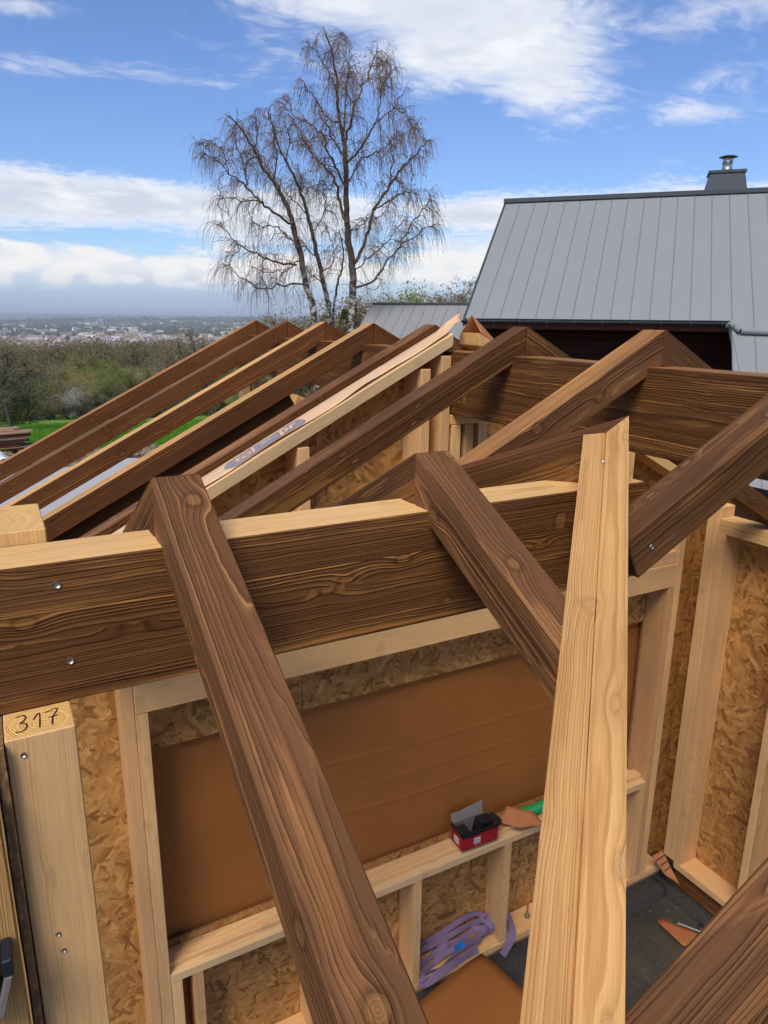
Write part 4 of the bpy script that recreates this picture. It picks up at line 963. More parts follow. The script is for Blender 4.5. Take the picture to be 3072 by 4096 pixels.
# walls: dark red boards under the eave
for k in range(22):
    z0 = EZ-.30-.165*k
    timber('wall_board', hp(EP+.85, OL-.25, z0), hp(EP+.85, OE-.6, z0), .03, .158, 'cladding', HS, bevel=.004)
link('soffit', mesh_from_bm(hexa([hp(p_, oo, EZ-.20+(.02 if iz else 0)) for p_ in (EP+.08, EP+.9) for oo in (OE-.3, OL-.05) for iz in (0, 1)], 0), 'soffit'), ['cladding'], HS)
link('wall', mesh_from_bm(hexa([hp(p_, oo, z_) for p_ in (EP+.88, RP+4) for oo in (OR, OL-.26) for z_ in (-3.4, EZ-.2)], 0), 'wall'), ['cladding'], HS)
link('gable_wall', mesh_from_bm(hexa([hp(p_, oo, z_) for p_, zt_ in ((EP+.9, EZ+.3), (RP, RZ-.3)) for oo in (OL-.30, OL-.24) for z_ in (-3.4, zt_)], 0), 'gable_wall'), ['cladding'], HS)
link('side_wall', mesh_from_bm(hexa([hp(p_, oo, z_) for p_ in (LPE+.3, EP+.9) for oo in (OE-.45, OE-.3) for z_ in (-3.4, roof_z(p_)-.2)], 0), 'side_wall'), ['cladding'], HS)
# chimney
CH = empty('chimney_base_point', tuple(hp(RP, 0, RZ)));
bpy.data.objects.remove(CH)
cc = RP*math.tan(rad(42-37.76)); c0 = -cc
def cbox(name, hw0, hw1, hd0, hd1, z0, z1, m_, parent, bev=.01):
    return link(name, mesh_from_bm(hexa([hp(RP+.55+s_*(hd1 if iz else hd0), c0+q*(hw1 if iz else hw0), z1 if iz else z0) for s_ in (-1, 1) for q in (-1, 1) for iz in (0, 1)], bev), name), [m_], parent)
ch = cbox('chimney', .68, .42, .44, .35, RZ-.55, RZ+.57, 'zincdark', RF)
cbox('chimney_cap', .46, .46, .38, .38, RZ+.57, RZ+.64, 'zincdark', ch, .006)
for q in (-.12, .13): timber('chimney_seam', hp(RP+.12, c0+q*1.6, RZ-.45), hp(RP+.195, c0+q*1.3, RZ+.56), .02, .02, 'zincdark', ch, side=tuple(HV), bevel=0)
def lathe(name, prof, m_, parent, seg=20):
    bm = bmesh.new(); c_ = hp(RP+.55, c0, 0); prev = None
    for r_, z_ in prof:
        ring = [bm.verts.new(c_+Vector((r_*math.cos(a), r_*math.sin(a), z_))) for a in [2*math.pi*k/seg for k in range(seg)]]
        if prev:
            for k in range(seg): bm.faces.new((prev[k], prev[(k+1) % seg], ring[(k+1) % seg], ring[k])).smooth = True
        prev = ring
    return link(name, mesh_from_bm(bm, name), [m_], parent)
lathe('flue', [(.20, RZ+0.635), (.18, RZ+0.665), (.135, RZ+0.705), (.128, RZ+0.745), (.125, RZ+0.845), (.135, RZ+0.855), (.135, RZ+0.870), (.125, RZ+0.875), (.13, RZ+0.945), (.14, RZ+0.955), (.12, RZ+0.965), (.12, RZ+1.005)], 'flue', ch)
lathe('flue_cap', [(.0, RZ+1.050), (.12, RZ+1.040), (.23, RZ+1.007), (.232, RZ+1.001), (.12, RZ+1.017), (.0, RZ+1.023)], 'zincdark', ch)
# lower outbuilding roof at the left of the house
SH = empty('house', tuple(hp(27, 8, -3.3))); tag(SH, 'low outbuilding with a small zinc roof left of the big house', 'house')
p0_, p1_, z1_, oL_, oR_ = 23.6, 27.0, .87, 9.95, 4.0; k2 = .62
zf2 = lambda p_: z1_-(p1_-p_)*k2
n2 = (HU*-k2+Vector((0, 0, 1))).normalized(); oo = oL_
RF2 = link('roof', mesh_from_bm(hexa([hp(p_, q, zf2(p_)-(.03 if iz else .2)) for p_ in (p0_, p1_) for q in (oR_, oL_-.03) for iz in (0, 1)], 0), 'roof'), ['zincdark'], SH)
while oo > oR_:
    roofpanel(oo-.002, oo-.428, p0_, p1_, RF2, zf=zf2, nn=n2); seam(oo-.43, p0_, p1_, RF2, zf2); oo -= .43
timber('ridge_cap', hp(p1_, oL_+.04, z1_+.06), hp(p1_, oR_, z1_+.06), .25, .09, 'zincdark', RF2, bevel=.01)
link('rear_roof', mesh_from_bm(hexa([hp(p_, q, z1_-k2*(p_-p1_)-(.0 if iz else .2)) for p_ in (p1_, p1_+3.4) for q in (oR_, oL_) for iz in (0, 1)], 0), 'rear_roof'), ['zinc'], RF2)
link('verge', mesh_from_bm(hexa([hp(p_, q, zf2(p_)+(.04 if iz else -.14)) for p_ in (p0_, p1_) for q in (oL_, oL_+.05) for iz in (0, 1)], .003), 'verge'), ['zinc'], RF2)
link('wall', mesh_from_bm(hexa([hp(p_, q, z_) for p_ in (p0_+.4, p1_+3) for q in (oR_, oL_-.3) for z_ in (-3.5, zf2(p0_)-.1)], 0), 'wall'), ['cladding'], SH)
# ------------------------------------------------------------------ yard: pale slab, stack of boards, stones
def slab_pt(u, v):
    x = -2.6+6.0*u; y = 11.0+8.0*v
    return (x, y, -3.18+.004*mnoise.noise((x, y, 0)))
bm = bmesh.new(); out_ = [(-3.2, 9.2), (2.4, 9.4), (3.0, 12.0), (3.3, 17.6), (3.25, 18.3), (3.0, 18.65), (2.4, 18.7), (1.9, 18.3), (-2.6, 16.9)]
top = [bm.verts.new((x, y, -3.10)) for x, y in out_]; bot = [bm.verts.new((x, y, -3.45)) for x, y in out_]; bm.faces.new(top)
for i in range(len(out_)): bm.faces.new((top[i], bot[i], bot[(i+1) % len(out_)], top[(i+1) % len(out_)]))
bmesh.ops.recalc_face_normals(bm, faces=bm.faces)
sl_ = link('terrace_slab', mesh_from_bm(bm, 'terrace_slab'), ['tarp']); tag(sl_, 'pale grey concrete slab in the yard seen between the rafters', 'slab')
rng = random.Random(5)
ST = empty('board_stack', (.2, 22.3, -3.2), rad(8)); tag(ST, 'stack of weathered red brown boards at the left edge by the meadow', 'board stack')
mwS = ST.matrix_world.copy()
for k in range(10):
    for j in range(3):
        L = 2.2+rng.uniform(-.5, .35); xo = .55+rng.uniform(-.35, .22); yo = -.55+j*.5+rng.uniform(-.05, .05); z0 = .02+k*.047
        hw = .19+rng.uniform(-.03, .03)
        o = link('board', mesh_from_bm(hexa(boxpts(xo-L, xo, yo-hw, yo+hw, z0, z0+.03+rng.uniform(0, .008)), .004), 'board'), ['oldboard' if rng.random() < .35+.5*(k > 8) else 'rustboard'], ST, mwS @ Matrix.Rotation(rng.uniform(-.03, .03), 4, 'Z'))
for j in (-1.2, 0.2): link('bearer', mesh_from_bm(hexa(boxpts(j, j+.1, -.8, .7, -.2, .018), .004), 'bearer'), ['oldboard'], ST, mwS)
def tarp_pt(u, v):
    x = -.55+.85*u; y = 20.5+.5*v; return (x, y, gz(x, y)+.05+.28*math.sin(math.pi*u)*math.sin(math.pi*v)+.10*mnoise.noise((x*5, y*5, 2)))
o = grid_mesh('plastic_sheet', tarp_pt, 14, 10, ['white'], thick=.004); tag(o, 'crumpled white plastic sheet below the board stack', 'sheet')
nprng = np.random.default_rng(3)
def rocks(n, region, smin, smax):
    V_, F_ = [], []; base = 0
    ico = bmesh.new(); bmesh.ops.create_icosphere(ico, subdivisions=1, radius=1); iv = np.array([v.co[:] for v in ico.verts]); fi = np.array([[v.index for v in f.verts] for f in ico.faces]); ico.free()
    for _ in range(n):
        x, y = region(); s_ = smin*(smax/smin)**nprng.random()
        q = iv*(1+.3*nprng.normal(size=(len(iv), 1)))*s_*np.array([1, 1, .6]); V_.append(q+np.array([x, y, gz(x, y)+s_*.15])); F_.append(fi+base); base += len(iv)
    return np.concatenate(V_), np.concatenate(F_)
def reg():
    a = rad(nprng.uniform(66, 92)); d = nprng.uniform(16, 25.5); return d*math.cos(a), d*math.sin(a)
v_, f_ = rocks(2600, reg, .02, .13); o = link('rubble', np_mesh('rubble', v_, f_), [simple('stony_soil', S(128, 112, 92), .9, nscale=2, amt=.35)]); tag(o, 'brown stony rubble and clods on the bare soil of the yard', 'rubble', kind='stuff')
# grass blades along the near edge of the meadow
nG = 60000; a_ = np.radians(nprng.uniform(68, 92, nG)); d_ = 24.0*np.exp(nprng.random(nG)*1.1); gx, gy = d_*np.cos(a_), d_*np.sin(a_)
P = np.array([(x, y, gz(x, y)) for x, y in zip(gx, gy)]); th_ = nprng.uniform(0, 2*math.pi, nG); hh = nprng.uniform(.05, .14, nG); wv_ = .018*d_/24
V_ = np.stack([P-np.stack([np.cos(th_)*wv_, np.sin(th_)*wv_, 0*hh], 1), P+np.stack([np.cos(th_)*wv_, np.sin(th_)*wv_, 0*hh], 1), P+np.stack([nprng.normal(size=nG)*.04, nprng.normal(size=nG)*.04, hh], 1)], 1).reshape(-1, 3)
o = link('grass', np_mesh('grass', V_, np.arange(nG*3).reshape(-1, 3)), [leaf('grass_blades', S(72, 116, 32), S(124, 172, 60), .4)]); tag(o, 'short green meadow grass beyond the yard', 'grass', kind='stuff')
# ------------------------------------------------------------------ birches
def px_dir(px, py):     # direction of a photo pixel (3072x4096), used to lay trees out at their own distance
    x = (px-1536)/FPX; y = -(py-2048)/FPX; return (_right*x+_up*y+_fwd)
BD = 28.0
def bpt(zx, zy, depth=0.0):     # limb sketch point -> world point on an upright sheet BD metres away, then moved in depth
    d = px_dir(750+zx*.633, 50+zy*.633); h = math.hypot(d.x, d.y); q = d*(BD/h); dv = Vector((math.cos(rad(65)), math.sin(rad(65)), 0)); f = (BD+depth)/BD
    return np.array([q.x*f, q.y*f, CAMZ+q.z*f])
def smooth_poly(P, n=5):
    P = [np.asarray(p, float) for p in P]; out = []
    for i in range(len(P)-1):
        p0, p1, p2, p3 = P[max(0, i-1)], P[i], P[i+1], P[min(len(P)-1, i+2)]
        for k in range(n):
            t_ = k/n; out.append(.5*((2*p1)+(-p0+p2)*t_+(2*p0-5*p1+4*p2-p3)*t_*t_+(-p0+3*p1-3*p2+p3)*t_**3))
    out.append(P[-1]); return out
def make_birch(name, label, stems, limbs, seed, hang, cat_amt):
    rg = np.random.default_rng(seed); R = empty(name, tuple(stems[0][0][0])); tag(R, label, 'tree', 'birches behind the timber roof')
    trunk, branch, twig, ck = [], [], [], []
    def addpoly(lst, pts, r0, r1):
        n = len(pts)
        for i in range(n-1):
            a, c = r0+(r1-r0)*i/(n-1), r0+(r1-r0)*(i+1)/(n-1); d = pts[i+1]-pts[i]
            lst.append([*pts[i], *(pts[i+1]+d*.06), a, c])
    carriers = []
    for pts, r0, r1 in stems:
        s_ = smooth_poly(pts, 6)
        s_ = [p+rg.normal(size=3)*.015 for p in s_]; addpoly(trunk, s_, r0, r1); carriers.append((s_[len(s_)//3:], .6))
    for pts, r0 in limbs:
        s_ = smooth_poly(pts, 5); s_ = [p+rg.normal(size=3)*.03 for p in s_]; addpoly(branch, s_, r0*.8, .009); carriers.append((s_[1:], 1.0))
    up = np.array([0, 0, 1.0])
    for cp, wgt in carriers:
        L = sum(np.linalg.norm(cp[i+1]-cp[i]) for i in range(len(cp)-1)); nb = int(L*6.2*wgt)+3
        for _ in range(nb):
            q = rg.random()**.8*(len(cp)-1.001); i = int(q); p = cp[i]+(cp[i+1]-cp[i])*(q-i); dm = cp[i+1]-cp[i]; dm /= np.linalg.norm(dm)
            dr = dm*.7+rg.normal(size=3)*.75+up*.35; dr /= np.linalg.norm(dr)
            ln = rg.uniform(.35, 1.0)*(1.15-.6*q/len(cp)); k = 6; pts = [p]; v = dr.copy()
            for j in range(k):
                v = v+rg.normal(size=3)*.22-up*(.05+.07*j); v /= np.linalg.norm(v); pts.append(pts[-1]+v*ln/k)
            addpoly(branch, pts, .010, .005)
            # drooping twigs
            nt = int(rg.uniform(7, 14)*hang)
            for _t in range(nt):
                j = rg.integers(1, k+1); s0 = pts[j]-(pts[j]-pts[j-1])*rg.random(); tv = (pts[j]-pts[j-1])/max(1e-6, np.linalg.norm(pts[j]-pts[j-1]))*.6+rg.normal(size=3)*.5; tv /= np.linalg.norm(tv)
                tl = rg.uniform(.35, 1.0)*(1.2 if p[2] < 5 else .9); kk = 4; cur = s0
                for m_ in range(kk):
                    tv = tv-up*(.55+.2*m_)+rg.normal(size=3)*.10; tv /= np.linalg.norm(tv); nx_ = cur+tv*tl/kk
                    twig.append([*cur, *nx_, .0052-.0007*m_, .0046-.0007*m_]); 
                    if rg.random() < cat_amt*(1.6 if p[2] > 4.5 else .55): 
                        e = nx_+np.array([rg.normal()*.02, rg.normal()*.02, -.055]); ck.append([*nx_, *e, .013, .008])
                    cur = nx_
    v_, f_ = tubes(trunk, 9); link('trunk', np_mesh('trunk', v_, f_, smooth=True), ['birch'], R)
    v_, f_ = tubes(branch, 5); link('branches', np_mesh('branches', v_, f_, smooth=True), ['branch'], R)['kind'] = 'stuff'
    cr = None
    v_, f_ = tubes(twig, 3); cr = link('crown', np_mesh('crown', v_, f_), ['twig'], R); cr['kind'] = 'stuff'
    v_, f_ = tubes(ck, 3); link('catkins', np_mesh('catkins', v_, f_), ['catkin'], R)['kind'] = 'stuff'
    return R
rj = random.Random(11)
def LM(pts, r, dz=None):
    d1 = rj.uniform(-2.0, 2.0) if dz is None else dz; n = len(pts)
    return ([bpt(x, y, d1*(i/(n-1))) for i, (x, y) in enumerate(pts)], r)
def base_of(zx, zy, depth=0): p = bpt(zx, zy, depth); p[2] = gz(p[0], p[1])-.1; return p
T1 = [(1035, 2054), (1045, 1850), (1040, 1600), (1015, 1400), (1005, 1200), (1000, 950), (985, 800), (950, 600), (945, 450), (910, 250), (870, 130)]
T1p = [base_of(1032, 2200)]+[bpt(x, y) for x, y in T1]
L1 = [LM(p, r) for p, r in [
    ([(1050, 1580), (1120, 1450), (1180, 1250), (1260, 1120), (1320, 1030), (1390, 950), (1480, 850), (1520, 800)], .085), ([(1050, 1740), (1180, 1690), (1260, 1580), (1340, 1480), (1450, 1400), (1530, 1350)], .06),
    ([(1010, 1350), (960, 1200), (930, 1050), (870, 980), (800, 900), (740, 820), (690, 720), (620, 600)], .075), ([(1000, 950), (1060, 900), (1140, 790), (1200, 680), (1300, 600), (1380, 480)], .06),
    ([(990, 830), (1030, 700), (1060, 590), (1110, 460), (1160, 350), (1200, 230)], .06), ([(960, 700), (880, 660), (820, 570), (760, 470), (720, 430)], .045), ([(1005, 1150), (950, 1000), (900, 900), (860, 780), (790, 720), (680, 650), (600, 520)], .055),
    ([(945, 500), (900, 400), (830, 280), (760, 200)], .035), ([(985, 760), (1000, 560), (1010, 400), (1040, 290)], .04), ([(1000, 1100), (1080, 950), (1150, 900), (1250, 850), (1310, 780)], .04),
    ([(985, 900), (920, 800), (870, 690), (820, 640)], .035), ([(1180, 1250), (1280, 1180), (1400, 1130), (1480, 1160)], .035), ([(1260, 1120), (1300, 960), (1290, 840), (1330, 760)], .03), ([(1340, 1480), (1420, 1330), (1500, 1230), (1540, 1190)], .03),
    ([(1200, 680), (1220, 560), (1250, 430), (1320, 350)], .03), ([(1060, 590), (1010, 500), (1020, 380)], .025), ([(1160, 350), (1220, 320), (1260, 300)], .02), ([(1015, 1400), (1090, 1350), (1150, 1300), (1230, 1280)], .03),
    ([(930, 1050), (900, 1120), (860, 1060), (800, 1120)], .025), ([(910, 250), (940, 180), (980, 120)], .02), ([(1050, 1650), (1130, 1560), (1220, 1500), (1300, 1390), (1400, 1290)], .035), ([(1300, 600), (1360, 640), (1410, 700), (1440, 760)], .025)]]
make_birch('birch_tree', 'tall bare birch with a straight white trunk, right of the leaning pair', [(T1p, .17, .015)], L1, 4, .95, .10)
T2 = [(800, 1950), (760, 1760), (715, 1550), (680, 1400), (640, 1250), (590, 1150), (540, 1060), (470, 970), (430, 880), (380, 800), (310, 700), (250, 650)]
T2p = [base_of(815, 2150, -1)]+[bpt(x, y, -1) for x, y in T2]
L2 = [LM(p, r) for p, r in [
    ([(650, 1340), (540, 1260), (460, 1190), (370, 1100), (260, 1010), (180, 930), (90, 880)], .06), ([(690, 1590), (560, 1580), (460, 1540), (340, 1480), (260, 1400), (180, 1330)], .055), ([(750, 1720), (580, 1720), (470, 1750), (360, 1690), (280, 1640)], .045),
    ([(470, 970), (440, 850), (440, 720), (420, 620)], .035), ([(540, 1060), (560, 900), (540, 760), (510, 600)], .04), ([(720, 1500), (640, 1420), (560, 1350), (480, 1350), (400, 1320)], .035), ([(370, 1100), (350, 950), (300, 800), (310, 600)], .035),
    ([(260, 1010), (220, 880), (170, 800)], .025), ([(460, 1190), (330, 1190), (220, 1170), (190, 1220)], .03), ([(590, 1150), (520, 1000), (400, 900), (330, 880)], .035), ([(340, 1480), (280, 1540), (250, 1600)], .02), ([(710, 1560), (620, 1630), (500, 1640), (400, 1600)], .03), ([(180, 930), (120, 850), (70, 820)], .018)]]
make_birch('birch_tree', 'bare birch leaning to the left, outer stem of the leaning pair', [(T2p, .13, .012)], L2, 8, .85, .03)
T3 = [(900, 1960), (860, 1720), (820, 1540), (790, 1400), (760, 1290), (720, 1150), (680, 1050), (620, 930), (580, 860), (550, 750), (520, 640)]
T3p = [base_of(905, 2150, .6)]+[bpt(x, y, .6) for x, y in T3]
L3 = [LM(p, r) for p, r in [
    ([(820, 1540), (740, 1490), (690, 1440), (640, 1330)], .03), ([(720, 1150), (725, 1050), (690, 970)], .03), ([(760, 1290), (680, 1200), (620, 1130), (560, 1080)], .03), ([(790, 1400), (850, 1300), (870, 1200), (850, 1110)], .03),
    ([(860, 1720), (780, 1650), (730, 1600)], .03), ([(840, 1650), (930, 1560), (900, 1430), (880, 1360)], .03), ([(620, 930), (650, 820), (610, 700)], .025)]]
T4p = [base_of(912, 2150, .6)]+[bpt(x, y, .9) for x, y in [(920, 1960), (945, 1730), (975, 1620), (985, 1500), (960, 1380)]]
make_birch('birch_tree', 'slender forked birch stem between the leaning birch and the tall one', [(T3p, .105, .012), (T4p, .06, .015)], L3, 15, .75, .03)
# ------------------------------------------------------------------ wood beyond the meadow
def proto_tree(kind, seed):
    """unit tree, height 1, returned as mesh data for trunk and crown"""
    rg = np.random.default_rng(seed); seg = []; tips = []; up = np.array([0, 0, 1.0])
    def grow(p, d, L, r, lvl):
        k = 4; pts = p
        for i in range(k):
            d = d+rg.normal(size=3)*.13+up*.05; d /= np.linalg.norm(d); nx_ = pts+d*L/k; seg.append([*pts, *nx_, r*(1-.5*i/k), r*(1-.5*(i+1)/k)]); pts = nx_
            if lvl < 4 and (i > 0 or lvl > 0):
                for _ in range(2 if lvl < 3 else 3):
                    nd = d*.75+rg.normal(size=3)*.62; nd /= np.linalg.norm(nd); grow(pts, nd, L*rg.uniform(.45, .68), r*.48, lvl+1) if L > .035 else None
        tips.append(pts)
    multi = 1 if kind in ('bare', 'green') else 3
    for s_ in range(multi):
        d0 = up+rg.normal(size=3)*(.06 if multi == 1 else .35); grow(np.array([rg.normal()*.02, rg.normal()*.02, -.03]), d0/np.linalg.norm(d0), .52 if multi == 1 else .40, .022/math.sqrt(multi), 0)
    seg = np.array(seg); tips = np.array(tips); top = tips[:, 2].max(); seg[:, :6] /= top; seg[:, 6:] /= top; tips /= top
    big = seg[seg[:, 6] > .0035]; small = seg[seg[:, 6] <= .0035]
    if len(small) > 5200: small = small[rg.permutation(len(small))[:5200]]
    small[:, 6:] = np.maximum(small[:, 6:], .0016)
    v_, f_ = tubes(big, 5); tm = np_mesh('trunk', v_, f_, smooth=True); tm.materials.append(M['bark2'])
    v_, f_ = tubes(small, 3); f_ = np.concatenate([f_]); mi = np.zeros(len(f_), int)
    nl = {'bare': 2600, 'budding': 9000, 'green': 11000, 'yellow': 9000, 'dark': 16000, 'blossom': 8000}[kind]
    mids = (small[:, :3]+small[:, 3:6])/2; idx = rg.integers(0, len(mids), nl); P = mids[idx]+rg.normal(size=(nl, 3))*(.016 if kind in ('bare', 'budding') else .034)
    if kind == 'dark':
        q = rg.random(nl); P2 = np.stack([rg.normal(size=nl)*.16*(1.05-q), rg.normal(size=nl)*.16*(1.05-q), q*.95], 1); P = np.where((rg.random(nl) < .6)[:, None], P2, P)
    lv, lf = leaf_quads(P, {'bare': .006, 'budding': .007}.get(kind, .0075), rg)
    cm = np_mesh('crown', np.concatenate([v_, lv]), np.concatenate([f_, lf+len(v_)]), np.concatenate([mi, np.ones(len(lf), int)]))
    cm.materials.append(M['twig2']); cm.materials.append(M[{'bare': 'leaf_brown', 'budding': 'leaf_brown', 'green': 'leaf_green', 'yellow': 'leaf_yellow', 'dark': 'leaf_dark', 'blossom': 'blossom'}[kind]])
    return tm, cm
PROTO = {k: [proto_tree(k, s) for s in seeds] for k, seeds in {'bare': (1, 2, 3), 'budding': (4, 5), 'green': (6, 7), 'yellow': (8,), 'dark': (9, 10), 'blossom': (12,)}.items()}
TLAB = {'bare': 'bare grey brown tree of the wood beyond the meadow', 'budding': 'brown budding thicket tree of the wood beyond the meadow', 'green': 'fresh green leafing tree of the wood beyond the meadow',
        'yellow': 'yellow green tree of the wood beyond the meadow', 'dark': 'dark green evergreen bush at the foot of the wood beyond the meadow', 'blossom': 'white blossoming bush at the foot of the wood'}
fr = random.Random(21)
REG = []
def plant(kind, xpx, dist, ytop, wid=1.0, label=None, group='wood beyond the meadow', name='tree', ybase=None, row=None):
    """stand a tree at the azimuth of full-picture column xpx (1659 wide), dist metres off, so tall that it reaches row ytop"""
    d = px_dir(xpx*1.8517, 683*1.8517); a = math.atan2(d.y, d.x); x, y = dist*math.cos(a), dist*math.sin(a); z0 = gz(x, y) if ybase is None else ybase
    dt = px_dir(xpx*1.8517, ytop*1.8517); zt = CAMZ+dt.z/math.hypot(dt.x, dt.y)*dist; h = max(1.0, zt-z0)
    tm, cm = fr.choice(PROTO[kind]); R = empty(name, (x, y, z0)); R.rotation_euler = (0, 0, fr.uniform(0, 6.28)); R.scale = (h*wid, h*wid, h)
    tag(R, label or TLAB[kind], 'bush' if kind in ('dark', 'blossom') else 'tree', group); REG.append((R, kind, xpx, row))
    for nm, me_ in (('trunk', tm), ('crown', cm)):
        o = bpy.data.objects.new(nm, me_); COL.objects.link(o); o.parent = R
    return R
prof = [(-60, 735), (0, 742), (60, 775), (110, 768), (160, 768), (215, 757), (270, 778), (320, 790), (370, 775), (400, 720), (440, 700), (485, 712), (520, 730), (570, 725), (640, 700)]
def top_at(x):
    for (x0, y0), (x1, y1) in zip(prof, prof[1:]):
        if x0 <= x <= x1: return y0+(y1-y0)*(x-x0)/(x1-x0)
    return 720
kinds = {(-60, 60): ['dark', 'dark', 'budding'], (60, 150): ['budding', 'green', 'budding', 'dark'], (150, 250): ['yellow', 'green', 'yellow'], (250, 370): ['green', 'green', 'budding'], (370, 700): ['bare', 'bare', 'budding']}
def kind_at(x):
    for (a, b_), ks in kinds.items():
        if a <= x < b_: return fr.choice(ks)
    return 'bare'
for x in np.arange(-50, 640, 19): plant(kind_at(x), x+fr.uniform(-8, 8), fr.uniform(112, 135), top_at(x)+fr.uniform(-4, 14), fr.uniform(.75, 1.0), row='tall back row')
for x in np.arange(-55, 560, 22): plant(fr.choice(['budding', 'green', 'dark', 'green', 'bare'] if x > 60 else ['dark', 'budding', 'dark']), x+fr.uniform(-9, 9), fr.uniform(101, 111), top_at(x)+fr.uniform(26, 60), fr.uniform(.8, 1.1), row='middle row')
for x in np.arange(-50, 560, 30): plant(fr.choice(['dark', 'dark', 'budding', 'green']), x+fr.uniform(-9, 9), fr.uniform(97, 101), 862+fr.uniform(-28, 4), fr.uniform(1.2, 1.7), row='low front row')
plant('blossom', 128, 98.5, 832, 1.3, 'white blossoming bush at the foot of the wood on the left'); plant('blossom', 150, 100, 845, 1.2, 'low white blossoming bush right beside the bigger blossoming one')
plant('bare', -8, 62, 690, 1.0, 'big dark bare tree cut by the left edge of the picture', None); plant('bare', 435, 84, 690, 1.15, 'round bare tree rising above the far town right of the yellow green tree', None)
plant('dark', 10, 76, 770, 1.0, 'dark ivy covered tree at the left edge below the big bare one', None)
# trees and scrub behind the birches and the outbuilding
for x, y, k in ((600, 668, 'budding'), (640, 655, 'bare'), (680, 650, 'budding'), (725, 632, 'budding'), (770, 618, 'green'), (815, 612, 'budding'), (850, 598, 'budding'), (890, 605, 'budding'), (870, 640, 'dark'), (935, 625, 'bare'), (970, 610, 'bare'), (1000, 590, 'bare'), (1030, 605, 'bare'), (745, 660, 'dark'), (700, 672, 'dark'), (660, 678, 'budding')):
    plant(k, x, fr.uniform(46, 58), y+fr.uniform(-4, 4), fr.uniform(.9, 1.3), {'budding': 'brown budding tree standing behind the birches', 'bare': 'bare tree behind the birches and the outbuilding roof', 'green': 'green tinged tree behind the tall birch trunk', 'dark': 'dark evergreen bush behind the birch trunks'}[k], 'trees behind the birches', row='behind')
ORD = ['first', 'second', 'third', 'fourth', 'fifth', 'sixth', 'seventh', 'eighth', 'ninth', 'tenth', 'eleventh', 'twelfth', 'thirteenth', 'fourteenth', 'fifteenth', 'sixteenth', 'seventeenth', 'eighteenth', 'nineteenth', 'twentieth']
KN = {'bare': 'bare grey brown tree', 'budding': 'brown budding tree', 'green': 'fresh green tree', 'yellow': 'yellow green tree', 'dark': 'dark green bush'}
for row in ('tall back row', 'middle row', 'low front row', 'behind'):
    for k in KN:
        for i, (R_, _k, _x, _r) in enumerate(sorted([q for q in REG if q[1] == k and q[3] == row], key=lambda q: q[2])):
            R_['label'] = '%s %s from the left, %s' % (ORD[i], KN[k], 'behind the birches' if row == 'behind' else 'in the %s of the wood' % row)
# ------------------------------------------------------------------ far wooded ridge below the town: one mass
def far_wood(name, n, az0, az1, d0, d1, h0, h1, seed, label, mname, per=26):
    rg = np.random.default_rng(seed); Vv, Ff = [], []; a = np.radians(rg.uniform(az0, az1, n)); d = rg.uniform(d0, d1, n)
    for i in range(n):
        x, y = d[i]*math.cos(a[i]), d[i]*math.sin(a[i]); h = rg.uniform(h0, h1)*(1+.35*mnoise.noise((x/45, y/45, 0))); z0 = gz(x, y); k = per
        q = rg.normal(size=(k, 3)); q /= np.linalg.norm(q, axis=1, keepdims=True); q *= rg.random((k, 1))**.4
        P_ = np.array([x, y, z0+h*.55])+q*np.array([h*.33, h*.33, h*.48]); lv, lf = leaf_quads(P_, h*.019, rg); Ff.append(lf+len(Vv)*k*4); Vv.append(lv)
        st = np.array([[x, y, z0, x, y, z0+h*.8, h*.012, h*.005]])
    o = link(name, np_mesh(name, np.concatenate(Vv), np.concatenate(Ff)), [mname]); tag(o, label, 'wood', kind='stuff'); return o
far_wood('far_wood', 1400, 66, 93, 330, 470, 9, 14, 2, 'far grey brown wood on the ridge below the town', 'leaf_brown', 230)
# ------------------------------------------------------------------ the town on the plain, far off: one mass
rg = np.random.default_rng(9); Vv, Ff, Mi = [], [], []
nb = 0
for i in range(5200):
    a = rad(rg.uniform(67, 92)); d = 2500*(9500/2500)**(rg.random()**1.25); x, y = d*math.cos(a), d*math.sin(a)
    if mnoise.noise((x/700, y/700, 2.2)) < -.25+.2*(d > 6000): continue
    blk = rg.random() < (.30 if d < 3900 else .08); L, Wd, Hh = (rg.uniform(30, 85), rg.uniform(11, 16), rg.uniform(14, 32)) if blk else (rg.uniform(9, 22), rg.uniform(8, 12), rg.uniform(5, 8))
    th_ = rg.uniform(0, math.pi); c, s_ = math.cos(th_), math.sin(th_); z0 = gz(x, y)-2; rh = 0.1 if blk and rg.random() < .5 else Wd*.35
    cs_ = [(-L/2, -Wd/2), (L/2, -Wd/2), (L/2, Wd/2), (-L/2, Wd/2)]; b0 = len(Vv)
    for zz_ in (z0, z0+Hh+2):
        for (p, q) in cs_: Vv.append((x+p*c-q*s_, y+p*s_+q*c, zz_))
    for p in (-L/2, L/2): Vv.append((x+p*c, y+p*s_, z0+Hh+2+rh))
    wm = int(rg.integers(0, 3)); rm = 3 if rg.random() < .65 else 4
    for f in ((0, 1, 5, 4), (1, 2, 6, 5), (2, 3, 7, 6), (3, 0, 4, 7)): Ff.append(tuple(b0+k for k in f)); Mi.append(wm)
    for f in ((4, 5, 9, 8), (6, 7, 8, 9)): Ff.append(tuple(b0+k for k in f)); Mi.append(rm)
    for f in ((5, 6, 9, 9), (7, 4, 8, 8)): Ff.append(tuple(b0+k for k in f[:3])); Mi.append(wm)
me = bpy.data.meshes.new('town'); me.from_pydata(Vv, [], Ff); me.polygons.foreach_set('material_index', Mi)
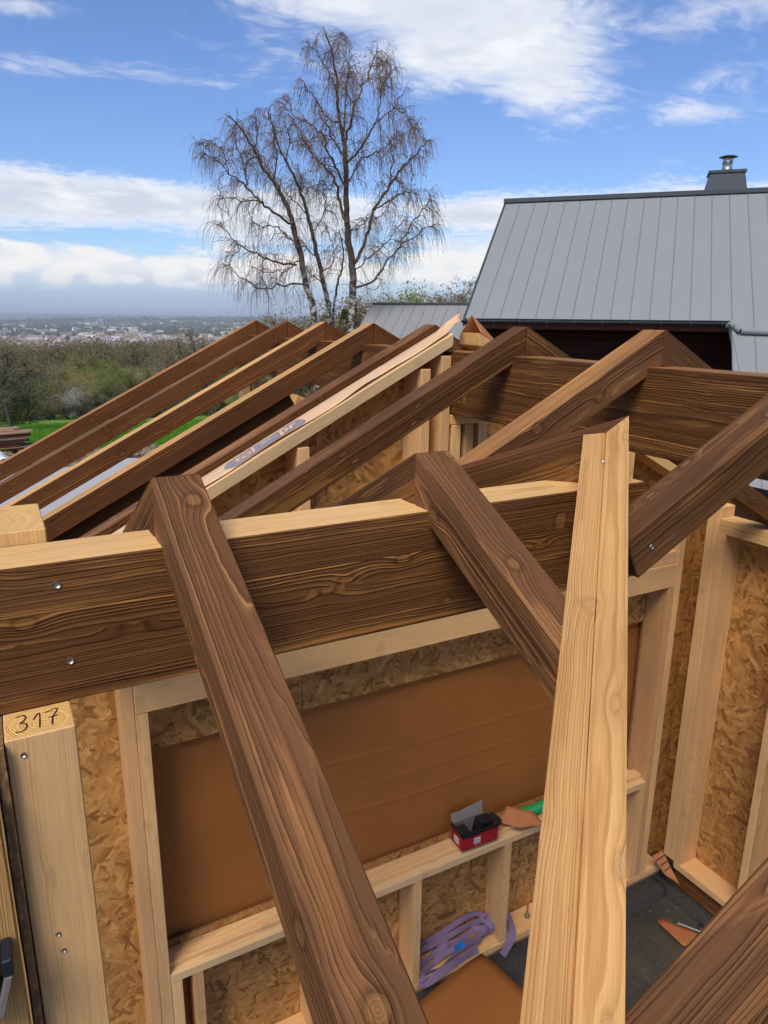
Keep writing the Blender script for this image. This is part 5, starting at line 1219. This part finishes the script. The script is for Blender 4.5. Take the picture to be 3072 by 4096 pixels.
o = link('town', me, [simple('cream_render', S(226, 216, 198), .8), simple('white_render', S(232, 230, 226), .8), simple('rose_render', S(196, 184, 168), .8), simple('red_tiles', S(158, 128, 110), .8), simple('grey_roofs', S(138, 134, 132), .8)])
tag(o, 'far town of pale houses and blocks spread over the plain', 'town', kind='stuff')
def plain_trees(n, seed):
    rg = np.random.default_rng(seed); a = np.radians(rg.uniform(66, 93, n)); d = 2400*(11800/2400)**rg.random(n); Pp = []
    hs = []
    for i in range(n):
        x, y = d[i]*math.cos(a[i]), d[i]*math.sin(a[i])
        if mnoise.noise((x/420, y/420, 8.2)) < .02: continue
        h = rg.uniform(8, 16)*(1+d[i]/9000); k = 7; q = rg.normal(size=(k, 3)); Pp.append(np.array([x, y, gz(x, y)+h*.5])+q*np.array([h*.5, h*.5, h*.2])); hs.append(np.full(k, h*.42))
    P_ = np.concatenate(Pp); lv, lf = leaf_quads(P_, np.concatenate(hs), rg); o = link('plain_woods', np_mesh('plain_woods', lv, lf), ['leaf_dark']); tag(o, 'dark groves of trees scattered through the far town', 'wood', kind='stuff')
plain_trees(9000, 31)
# ------------------------------------------------------------------ air: bluish haze over the plain
hb = link('haze', mesh_from_bm(hexa(boxpts(-47500, 47500, -47500, 47500, -210, 130), 0), 'haze'), None)
hm = bpy.data.materials.new('haze_air'); hm.use_nodes = True; ht = NT(hm.node_tree); pv = ht.n('VolumePrincipled')
pv.inputs['Color'].default_value = (.88, .94, 1.0, 1); pv.inputs['Density'].default_value = 7.5e-5; pv.inputs['Anisotropy'].default_value = 0.0
oo_ = ht.n('OutputMaterial'); ht.t.links.new(pv.outputs[0], oo_.inputs['Volume']); hb.data.materials.append(hm); tag(hb, 'thin blue haze in the air over the far plain', 'haze', kind='stuff')
scene.cycles.volume_bounces = 0
scene.cycles.use_adaptive_sampling = True; scene.cycles.adaptive_threshold = 0.03; scene.cycles.adaptive_min_samples = 12
scene.cycles.max_bounces = 5; scene.cycles.diffuse_bounces = 4; scene.cycles.glossy_bounces = 3; scene.cycles.transparent_max_bounces = 8
scene.cycles.use_denoising = True
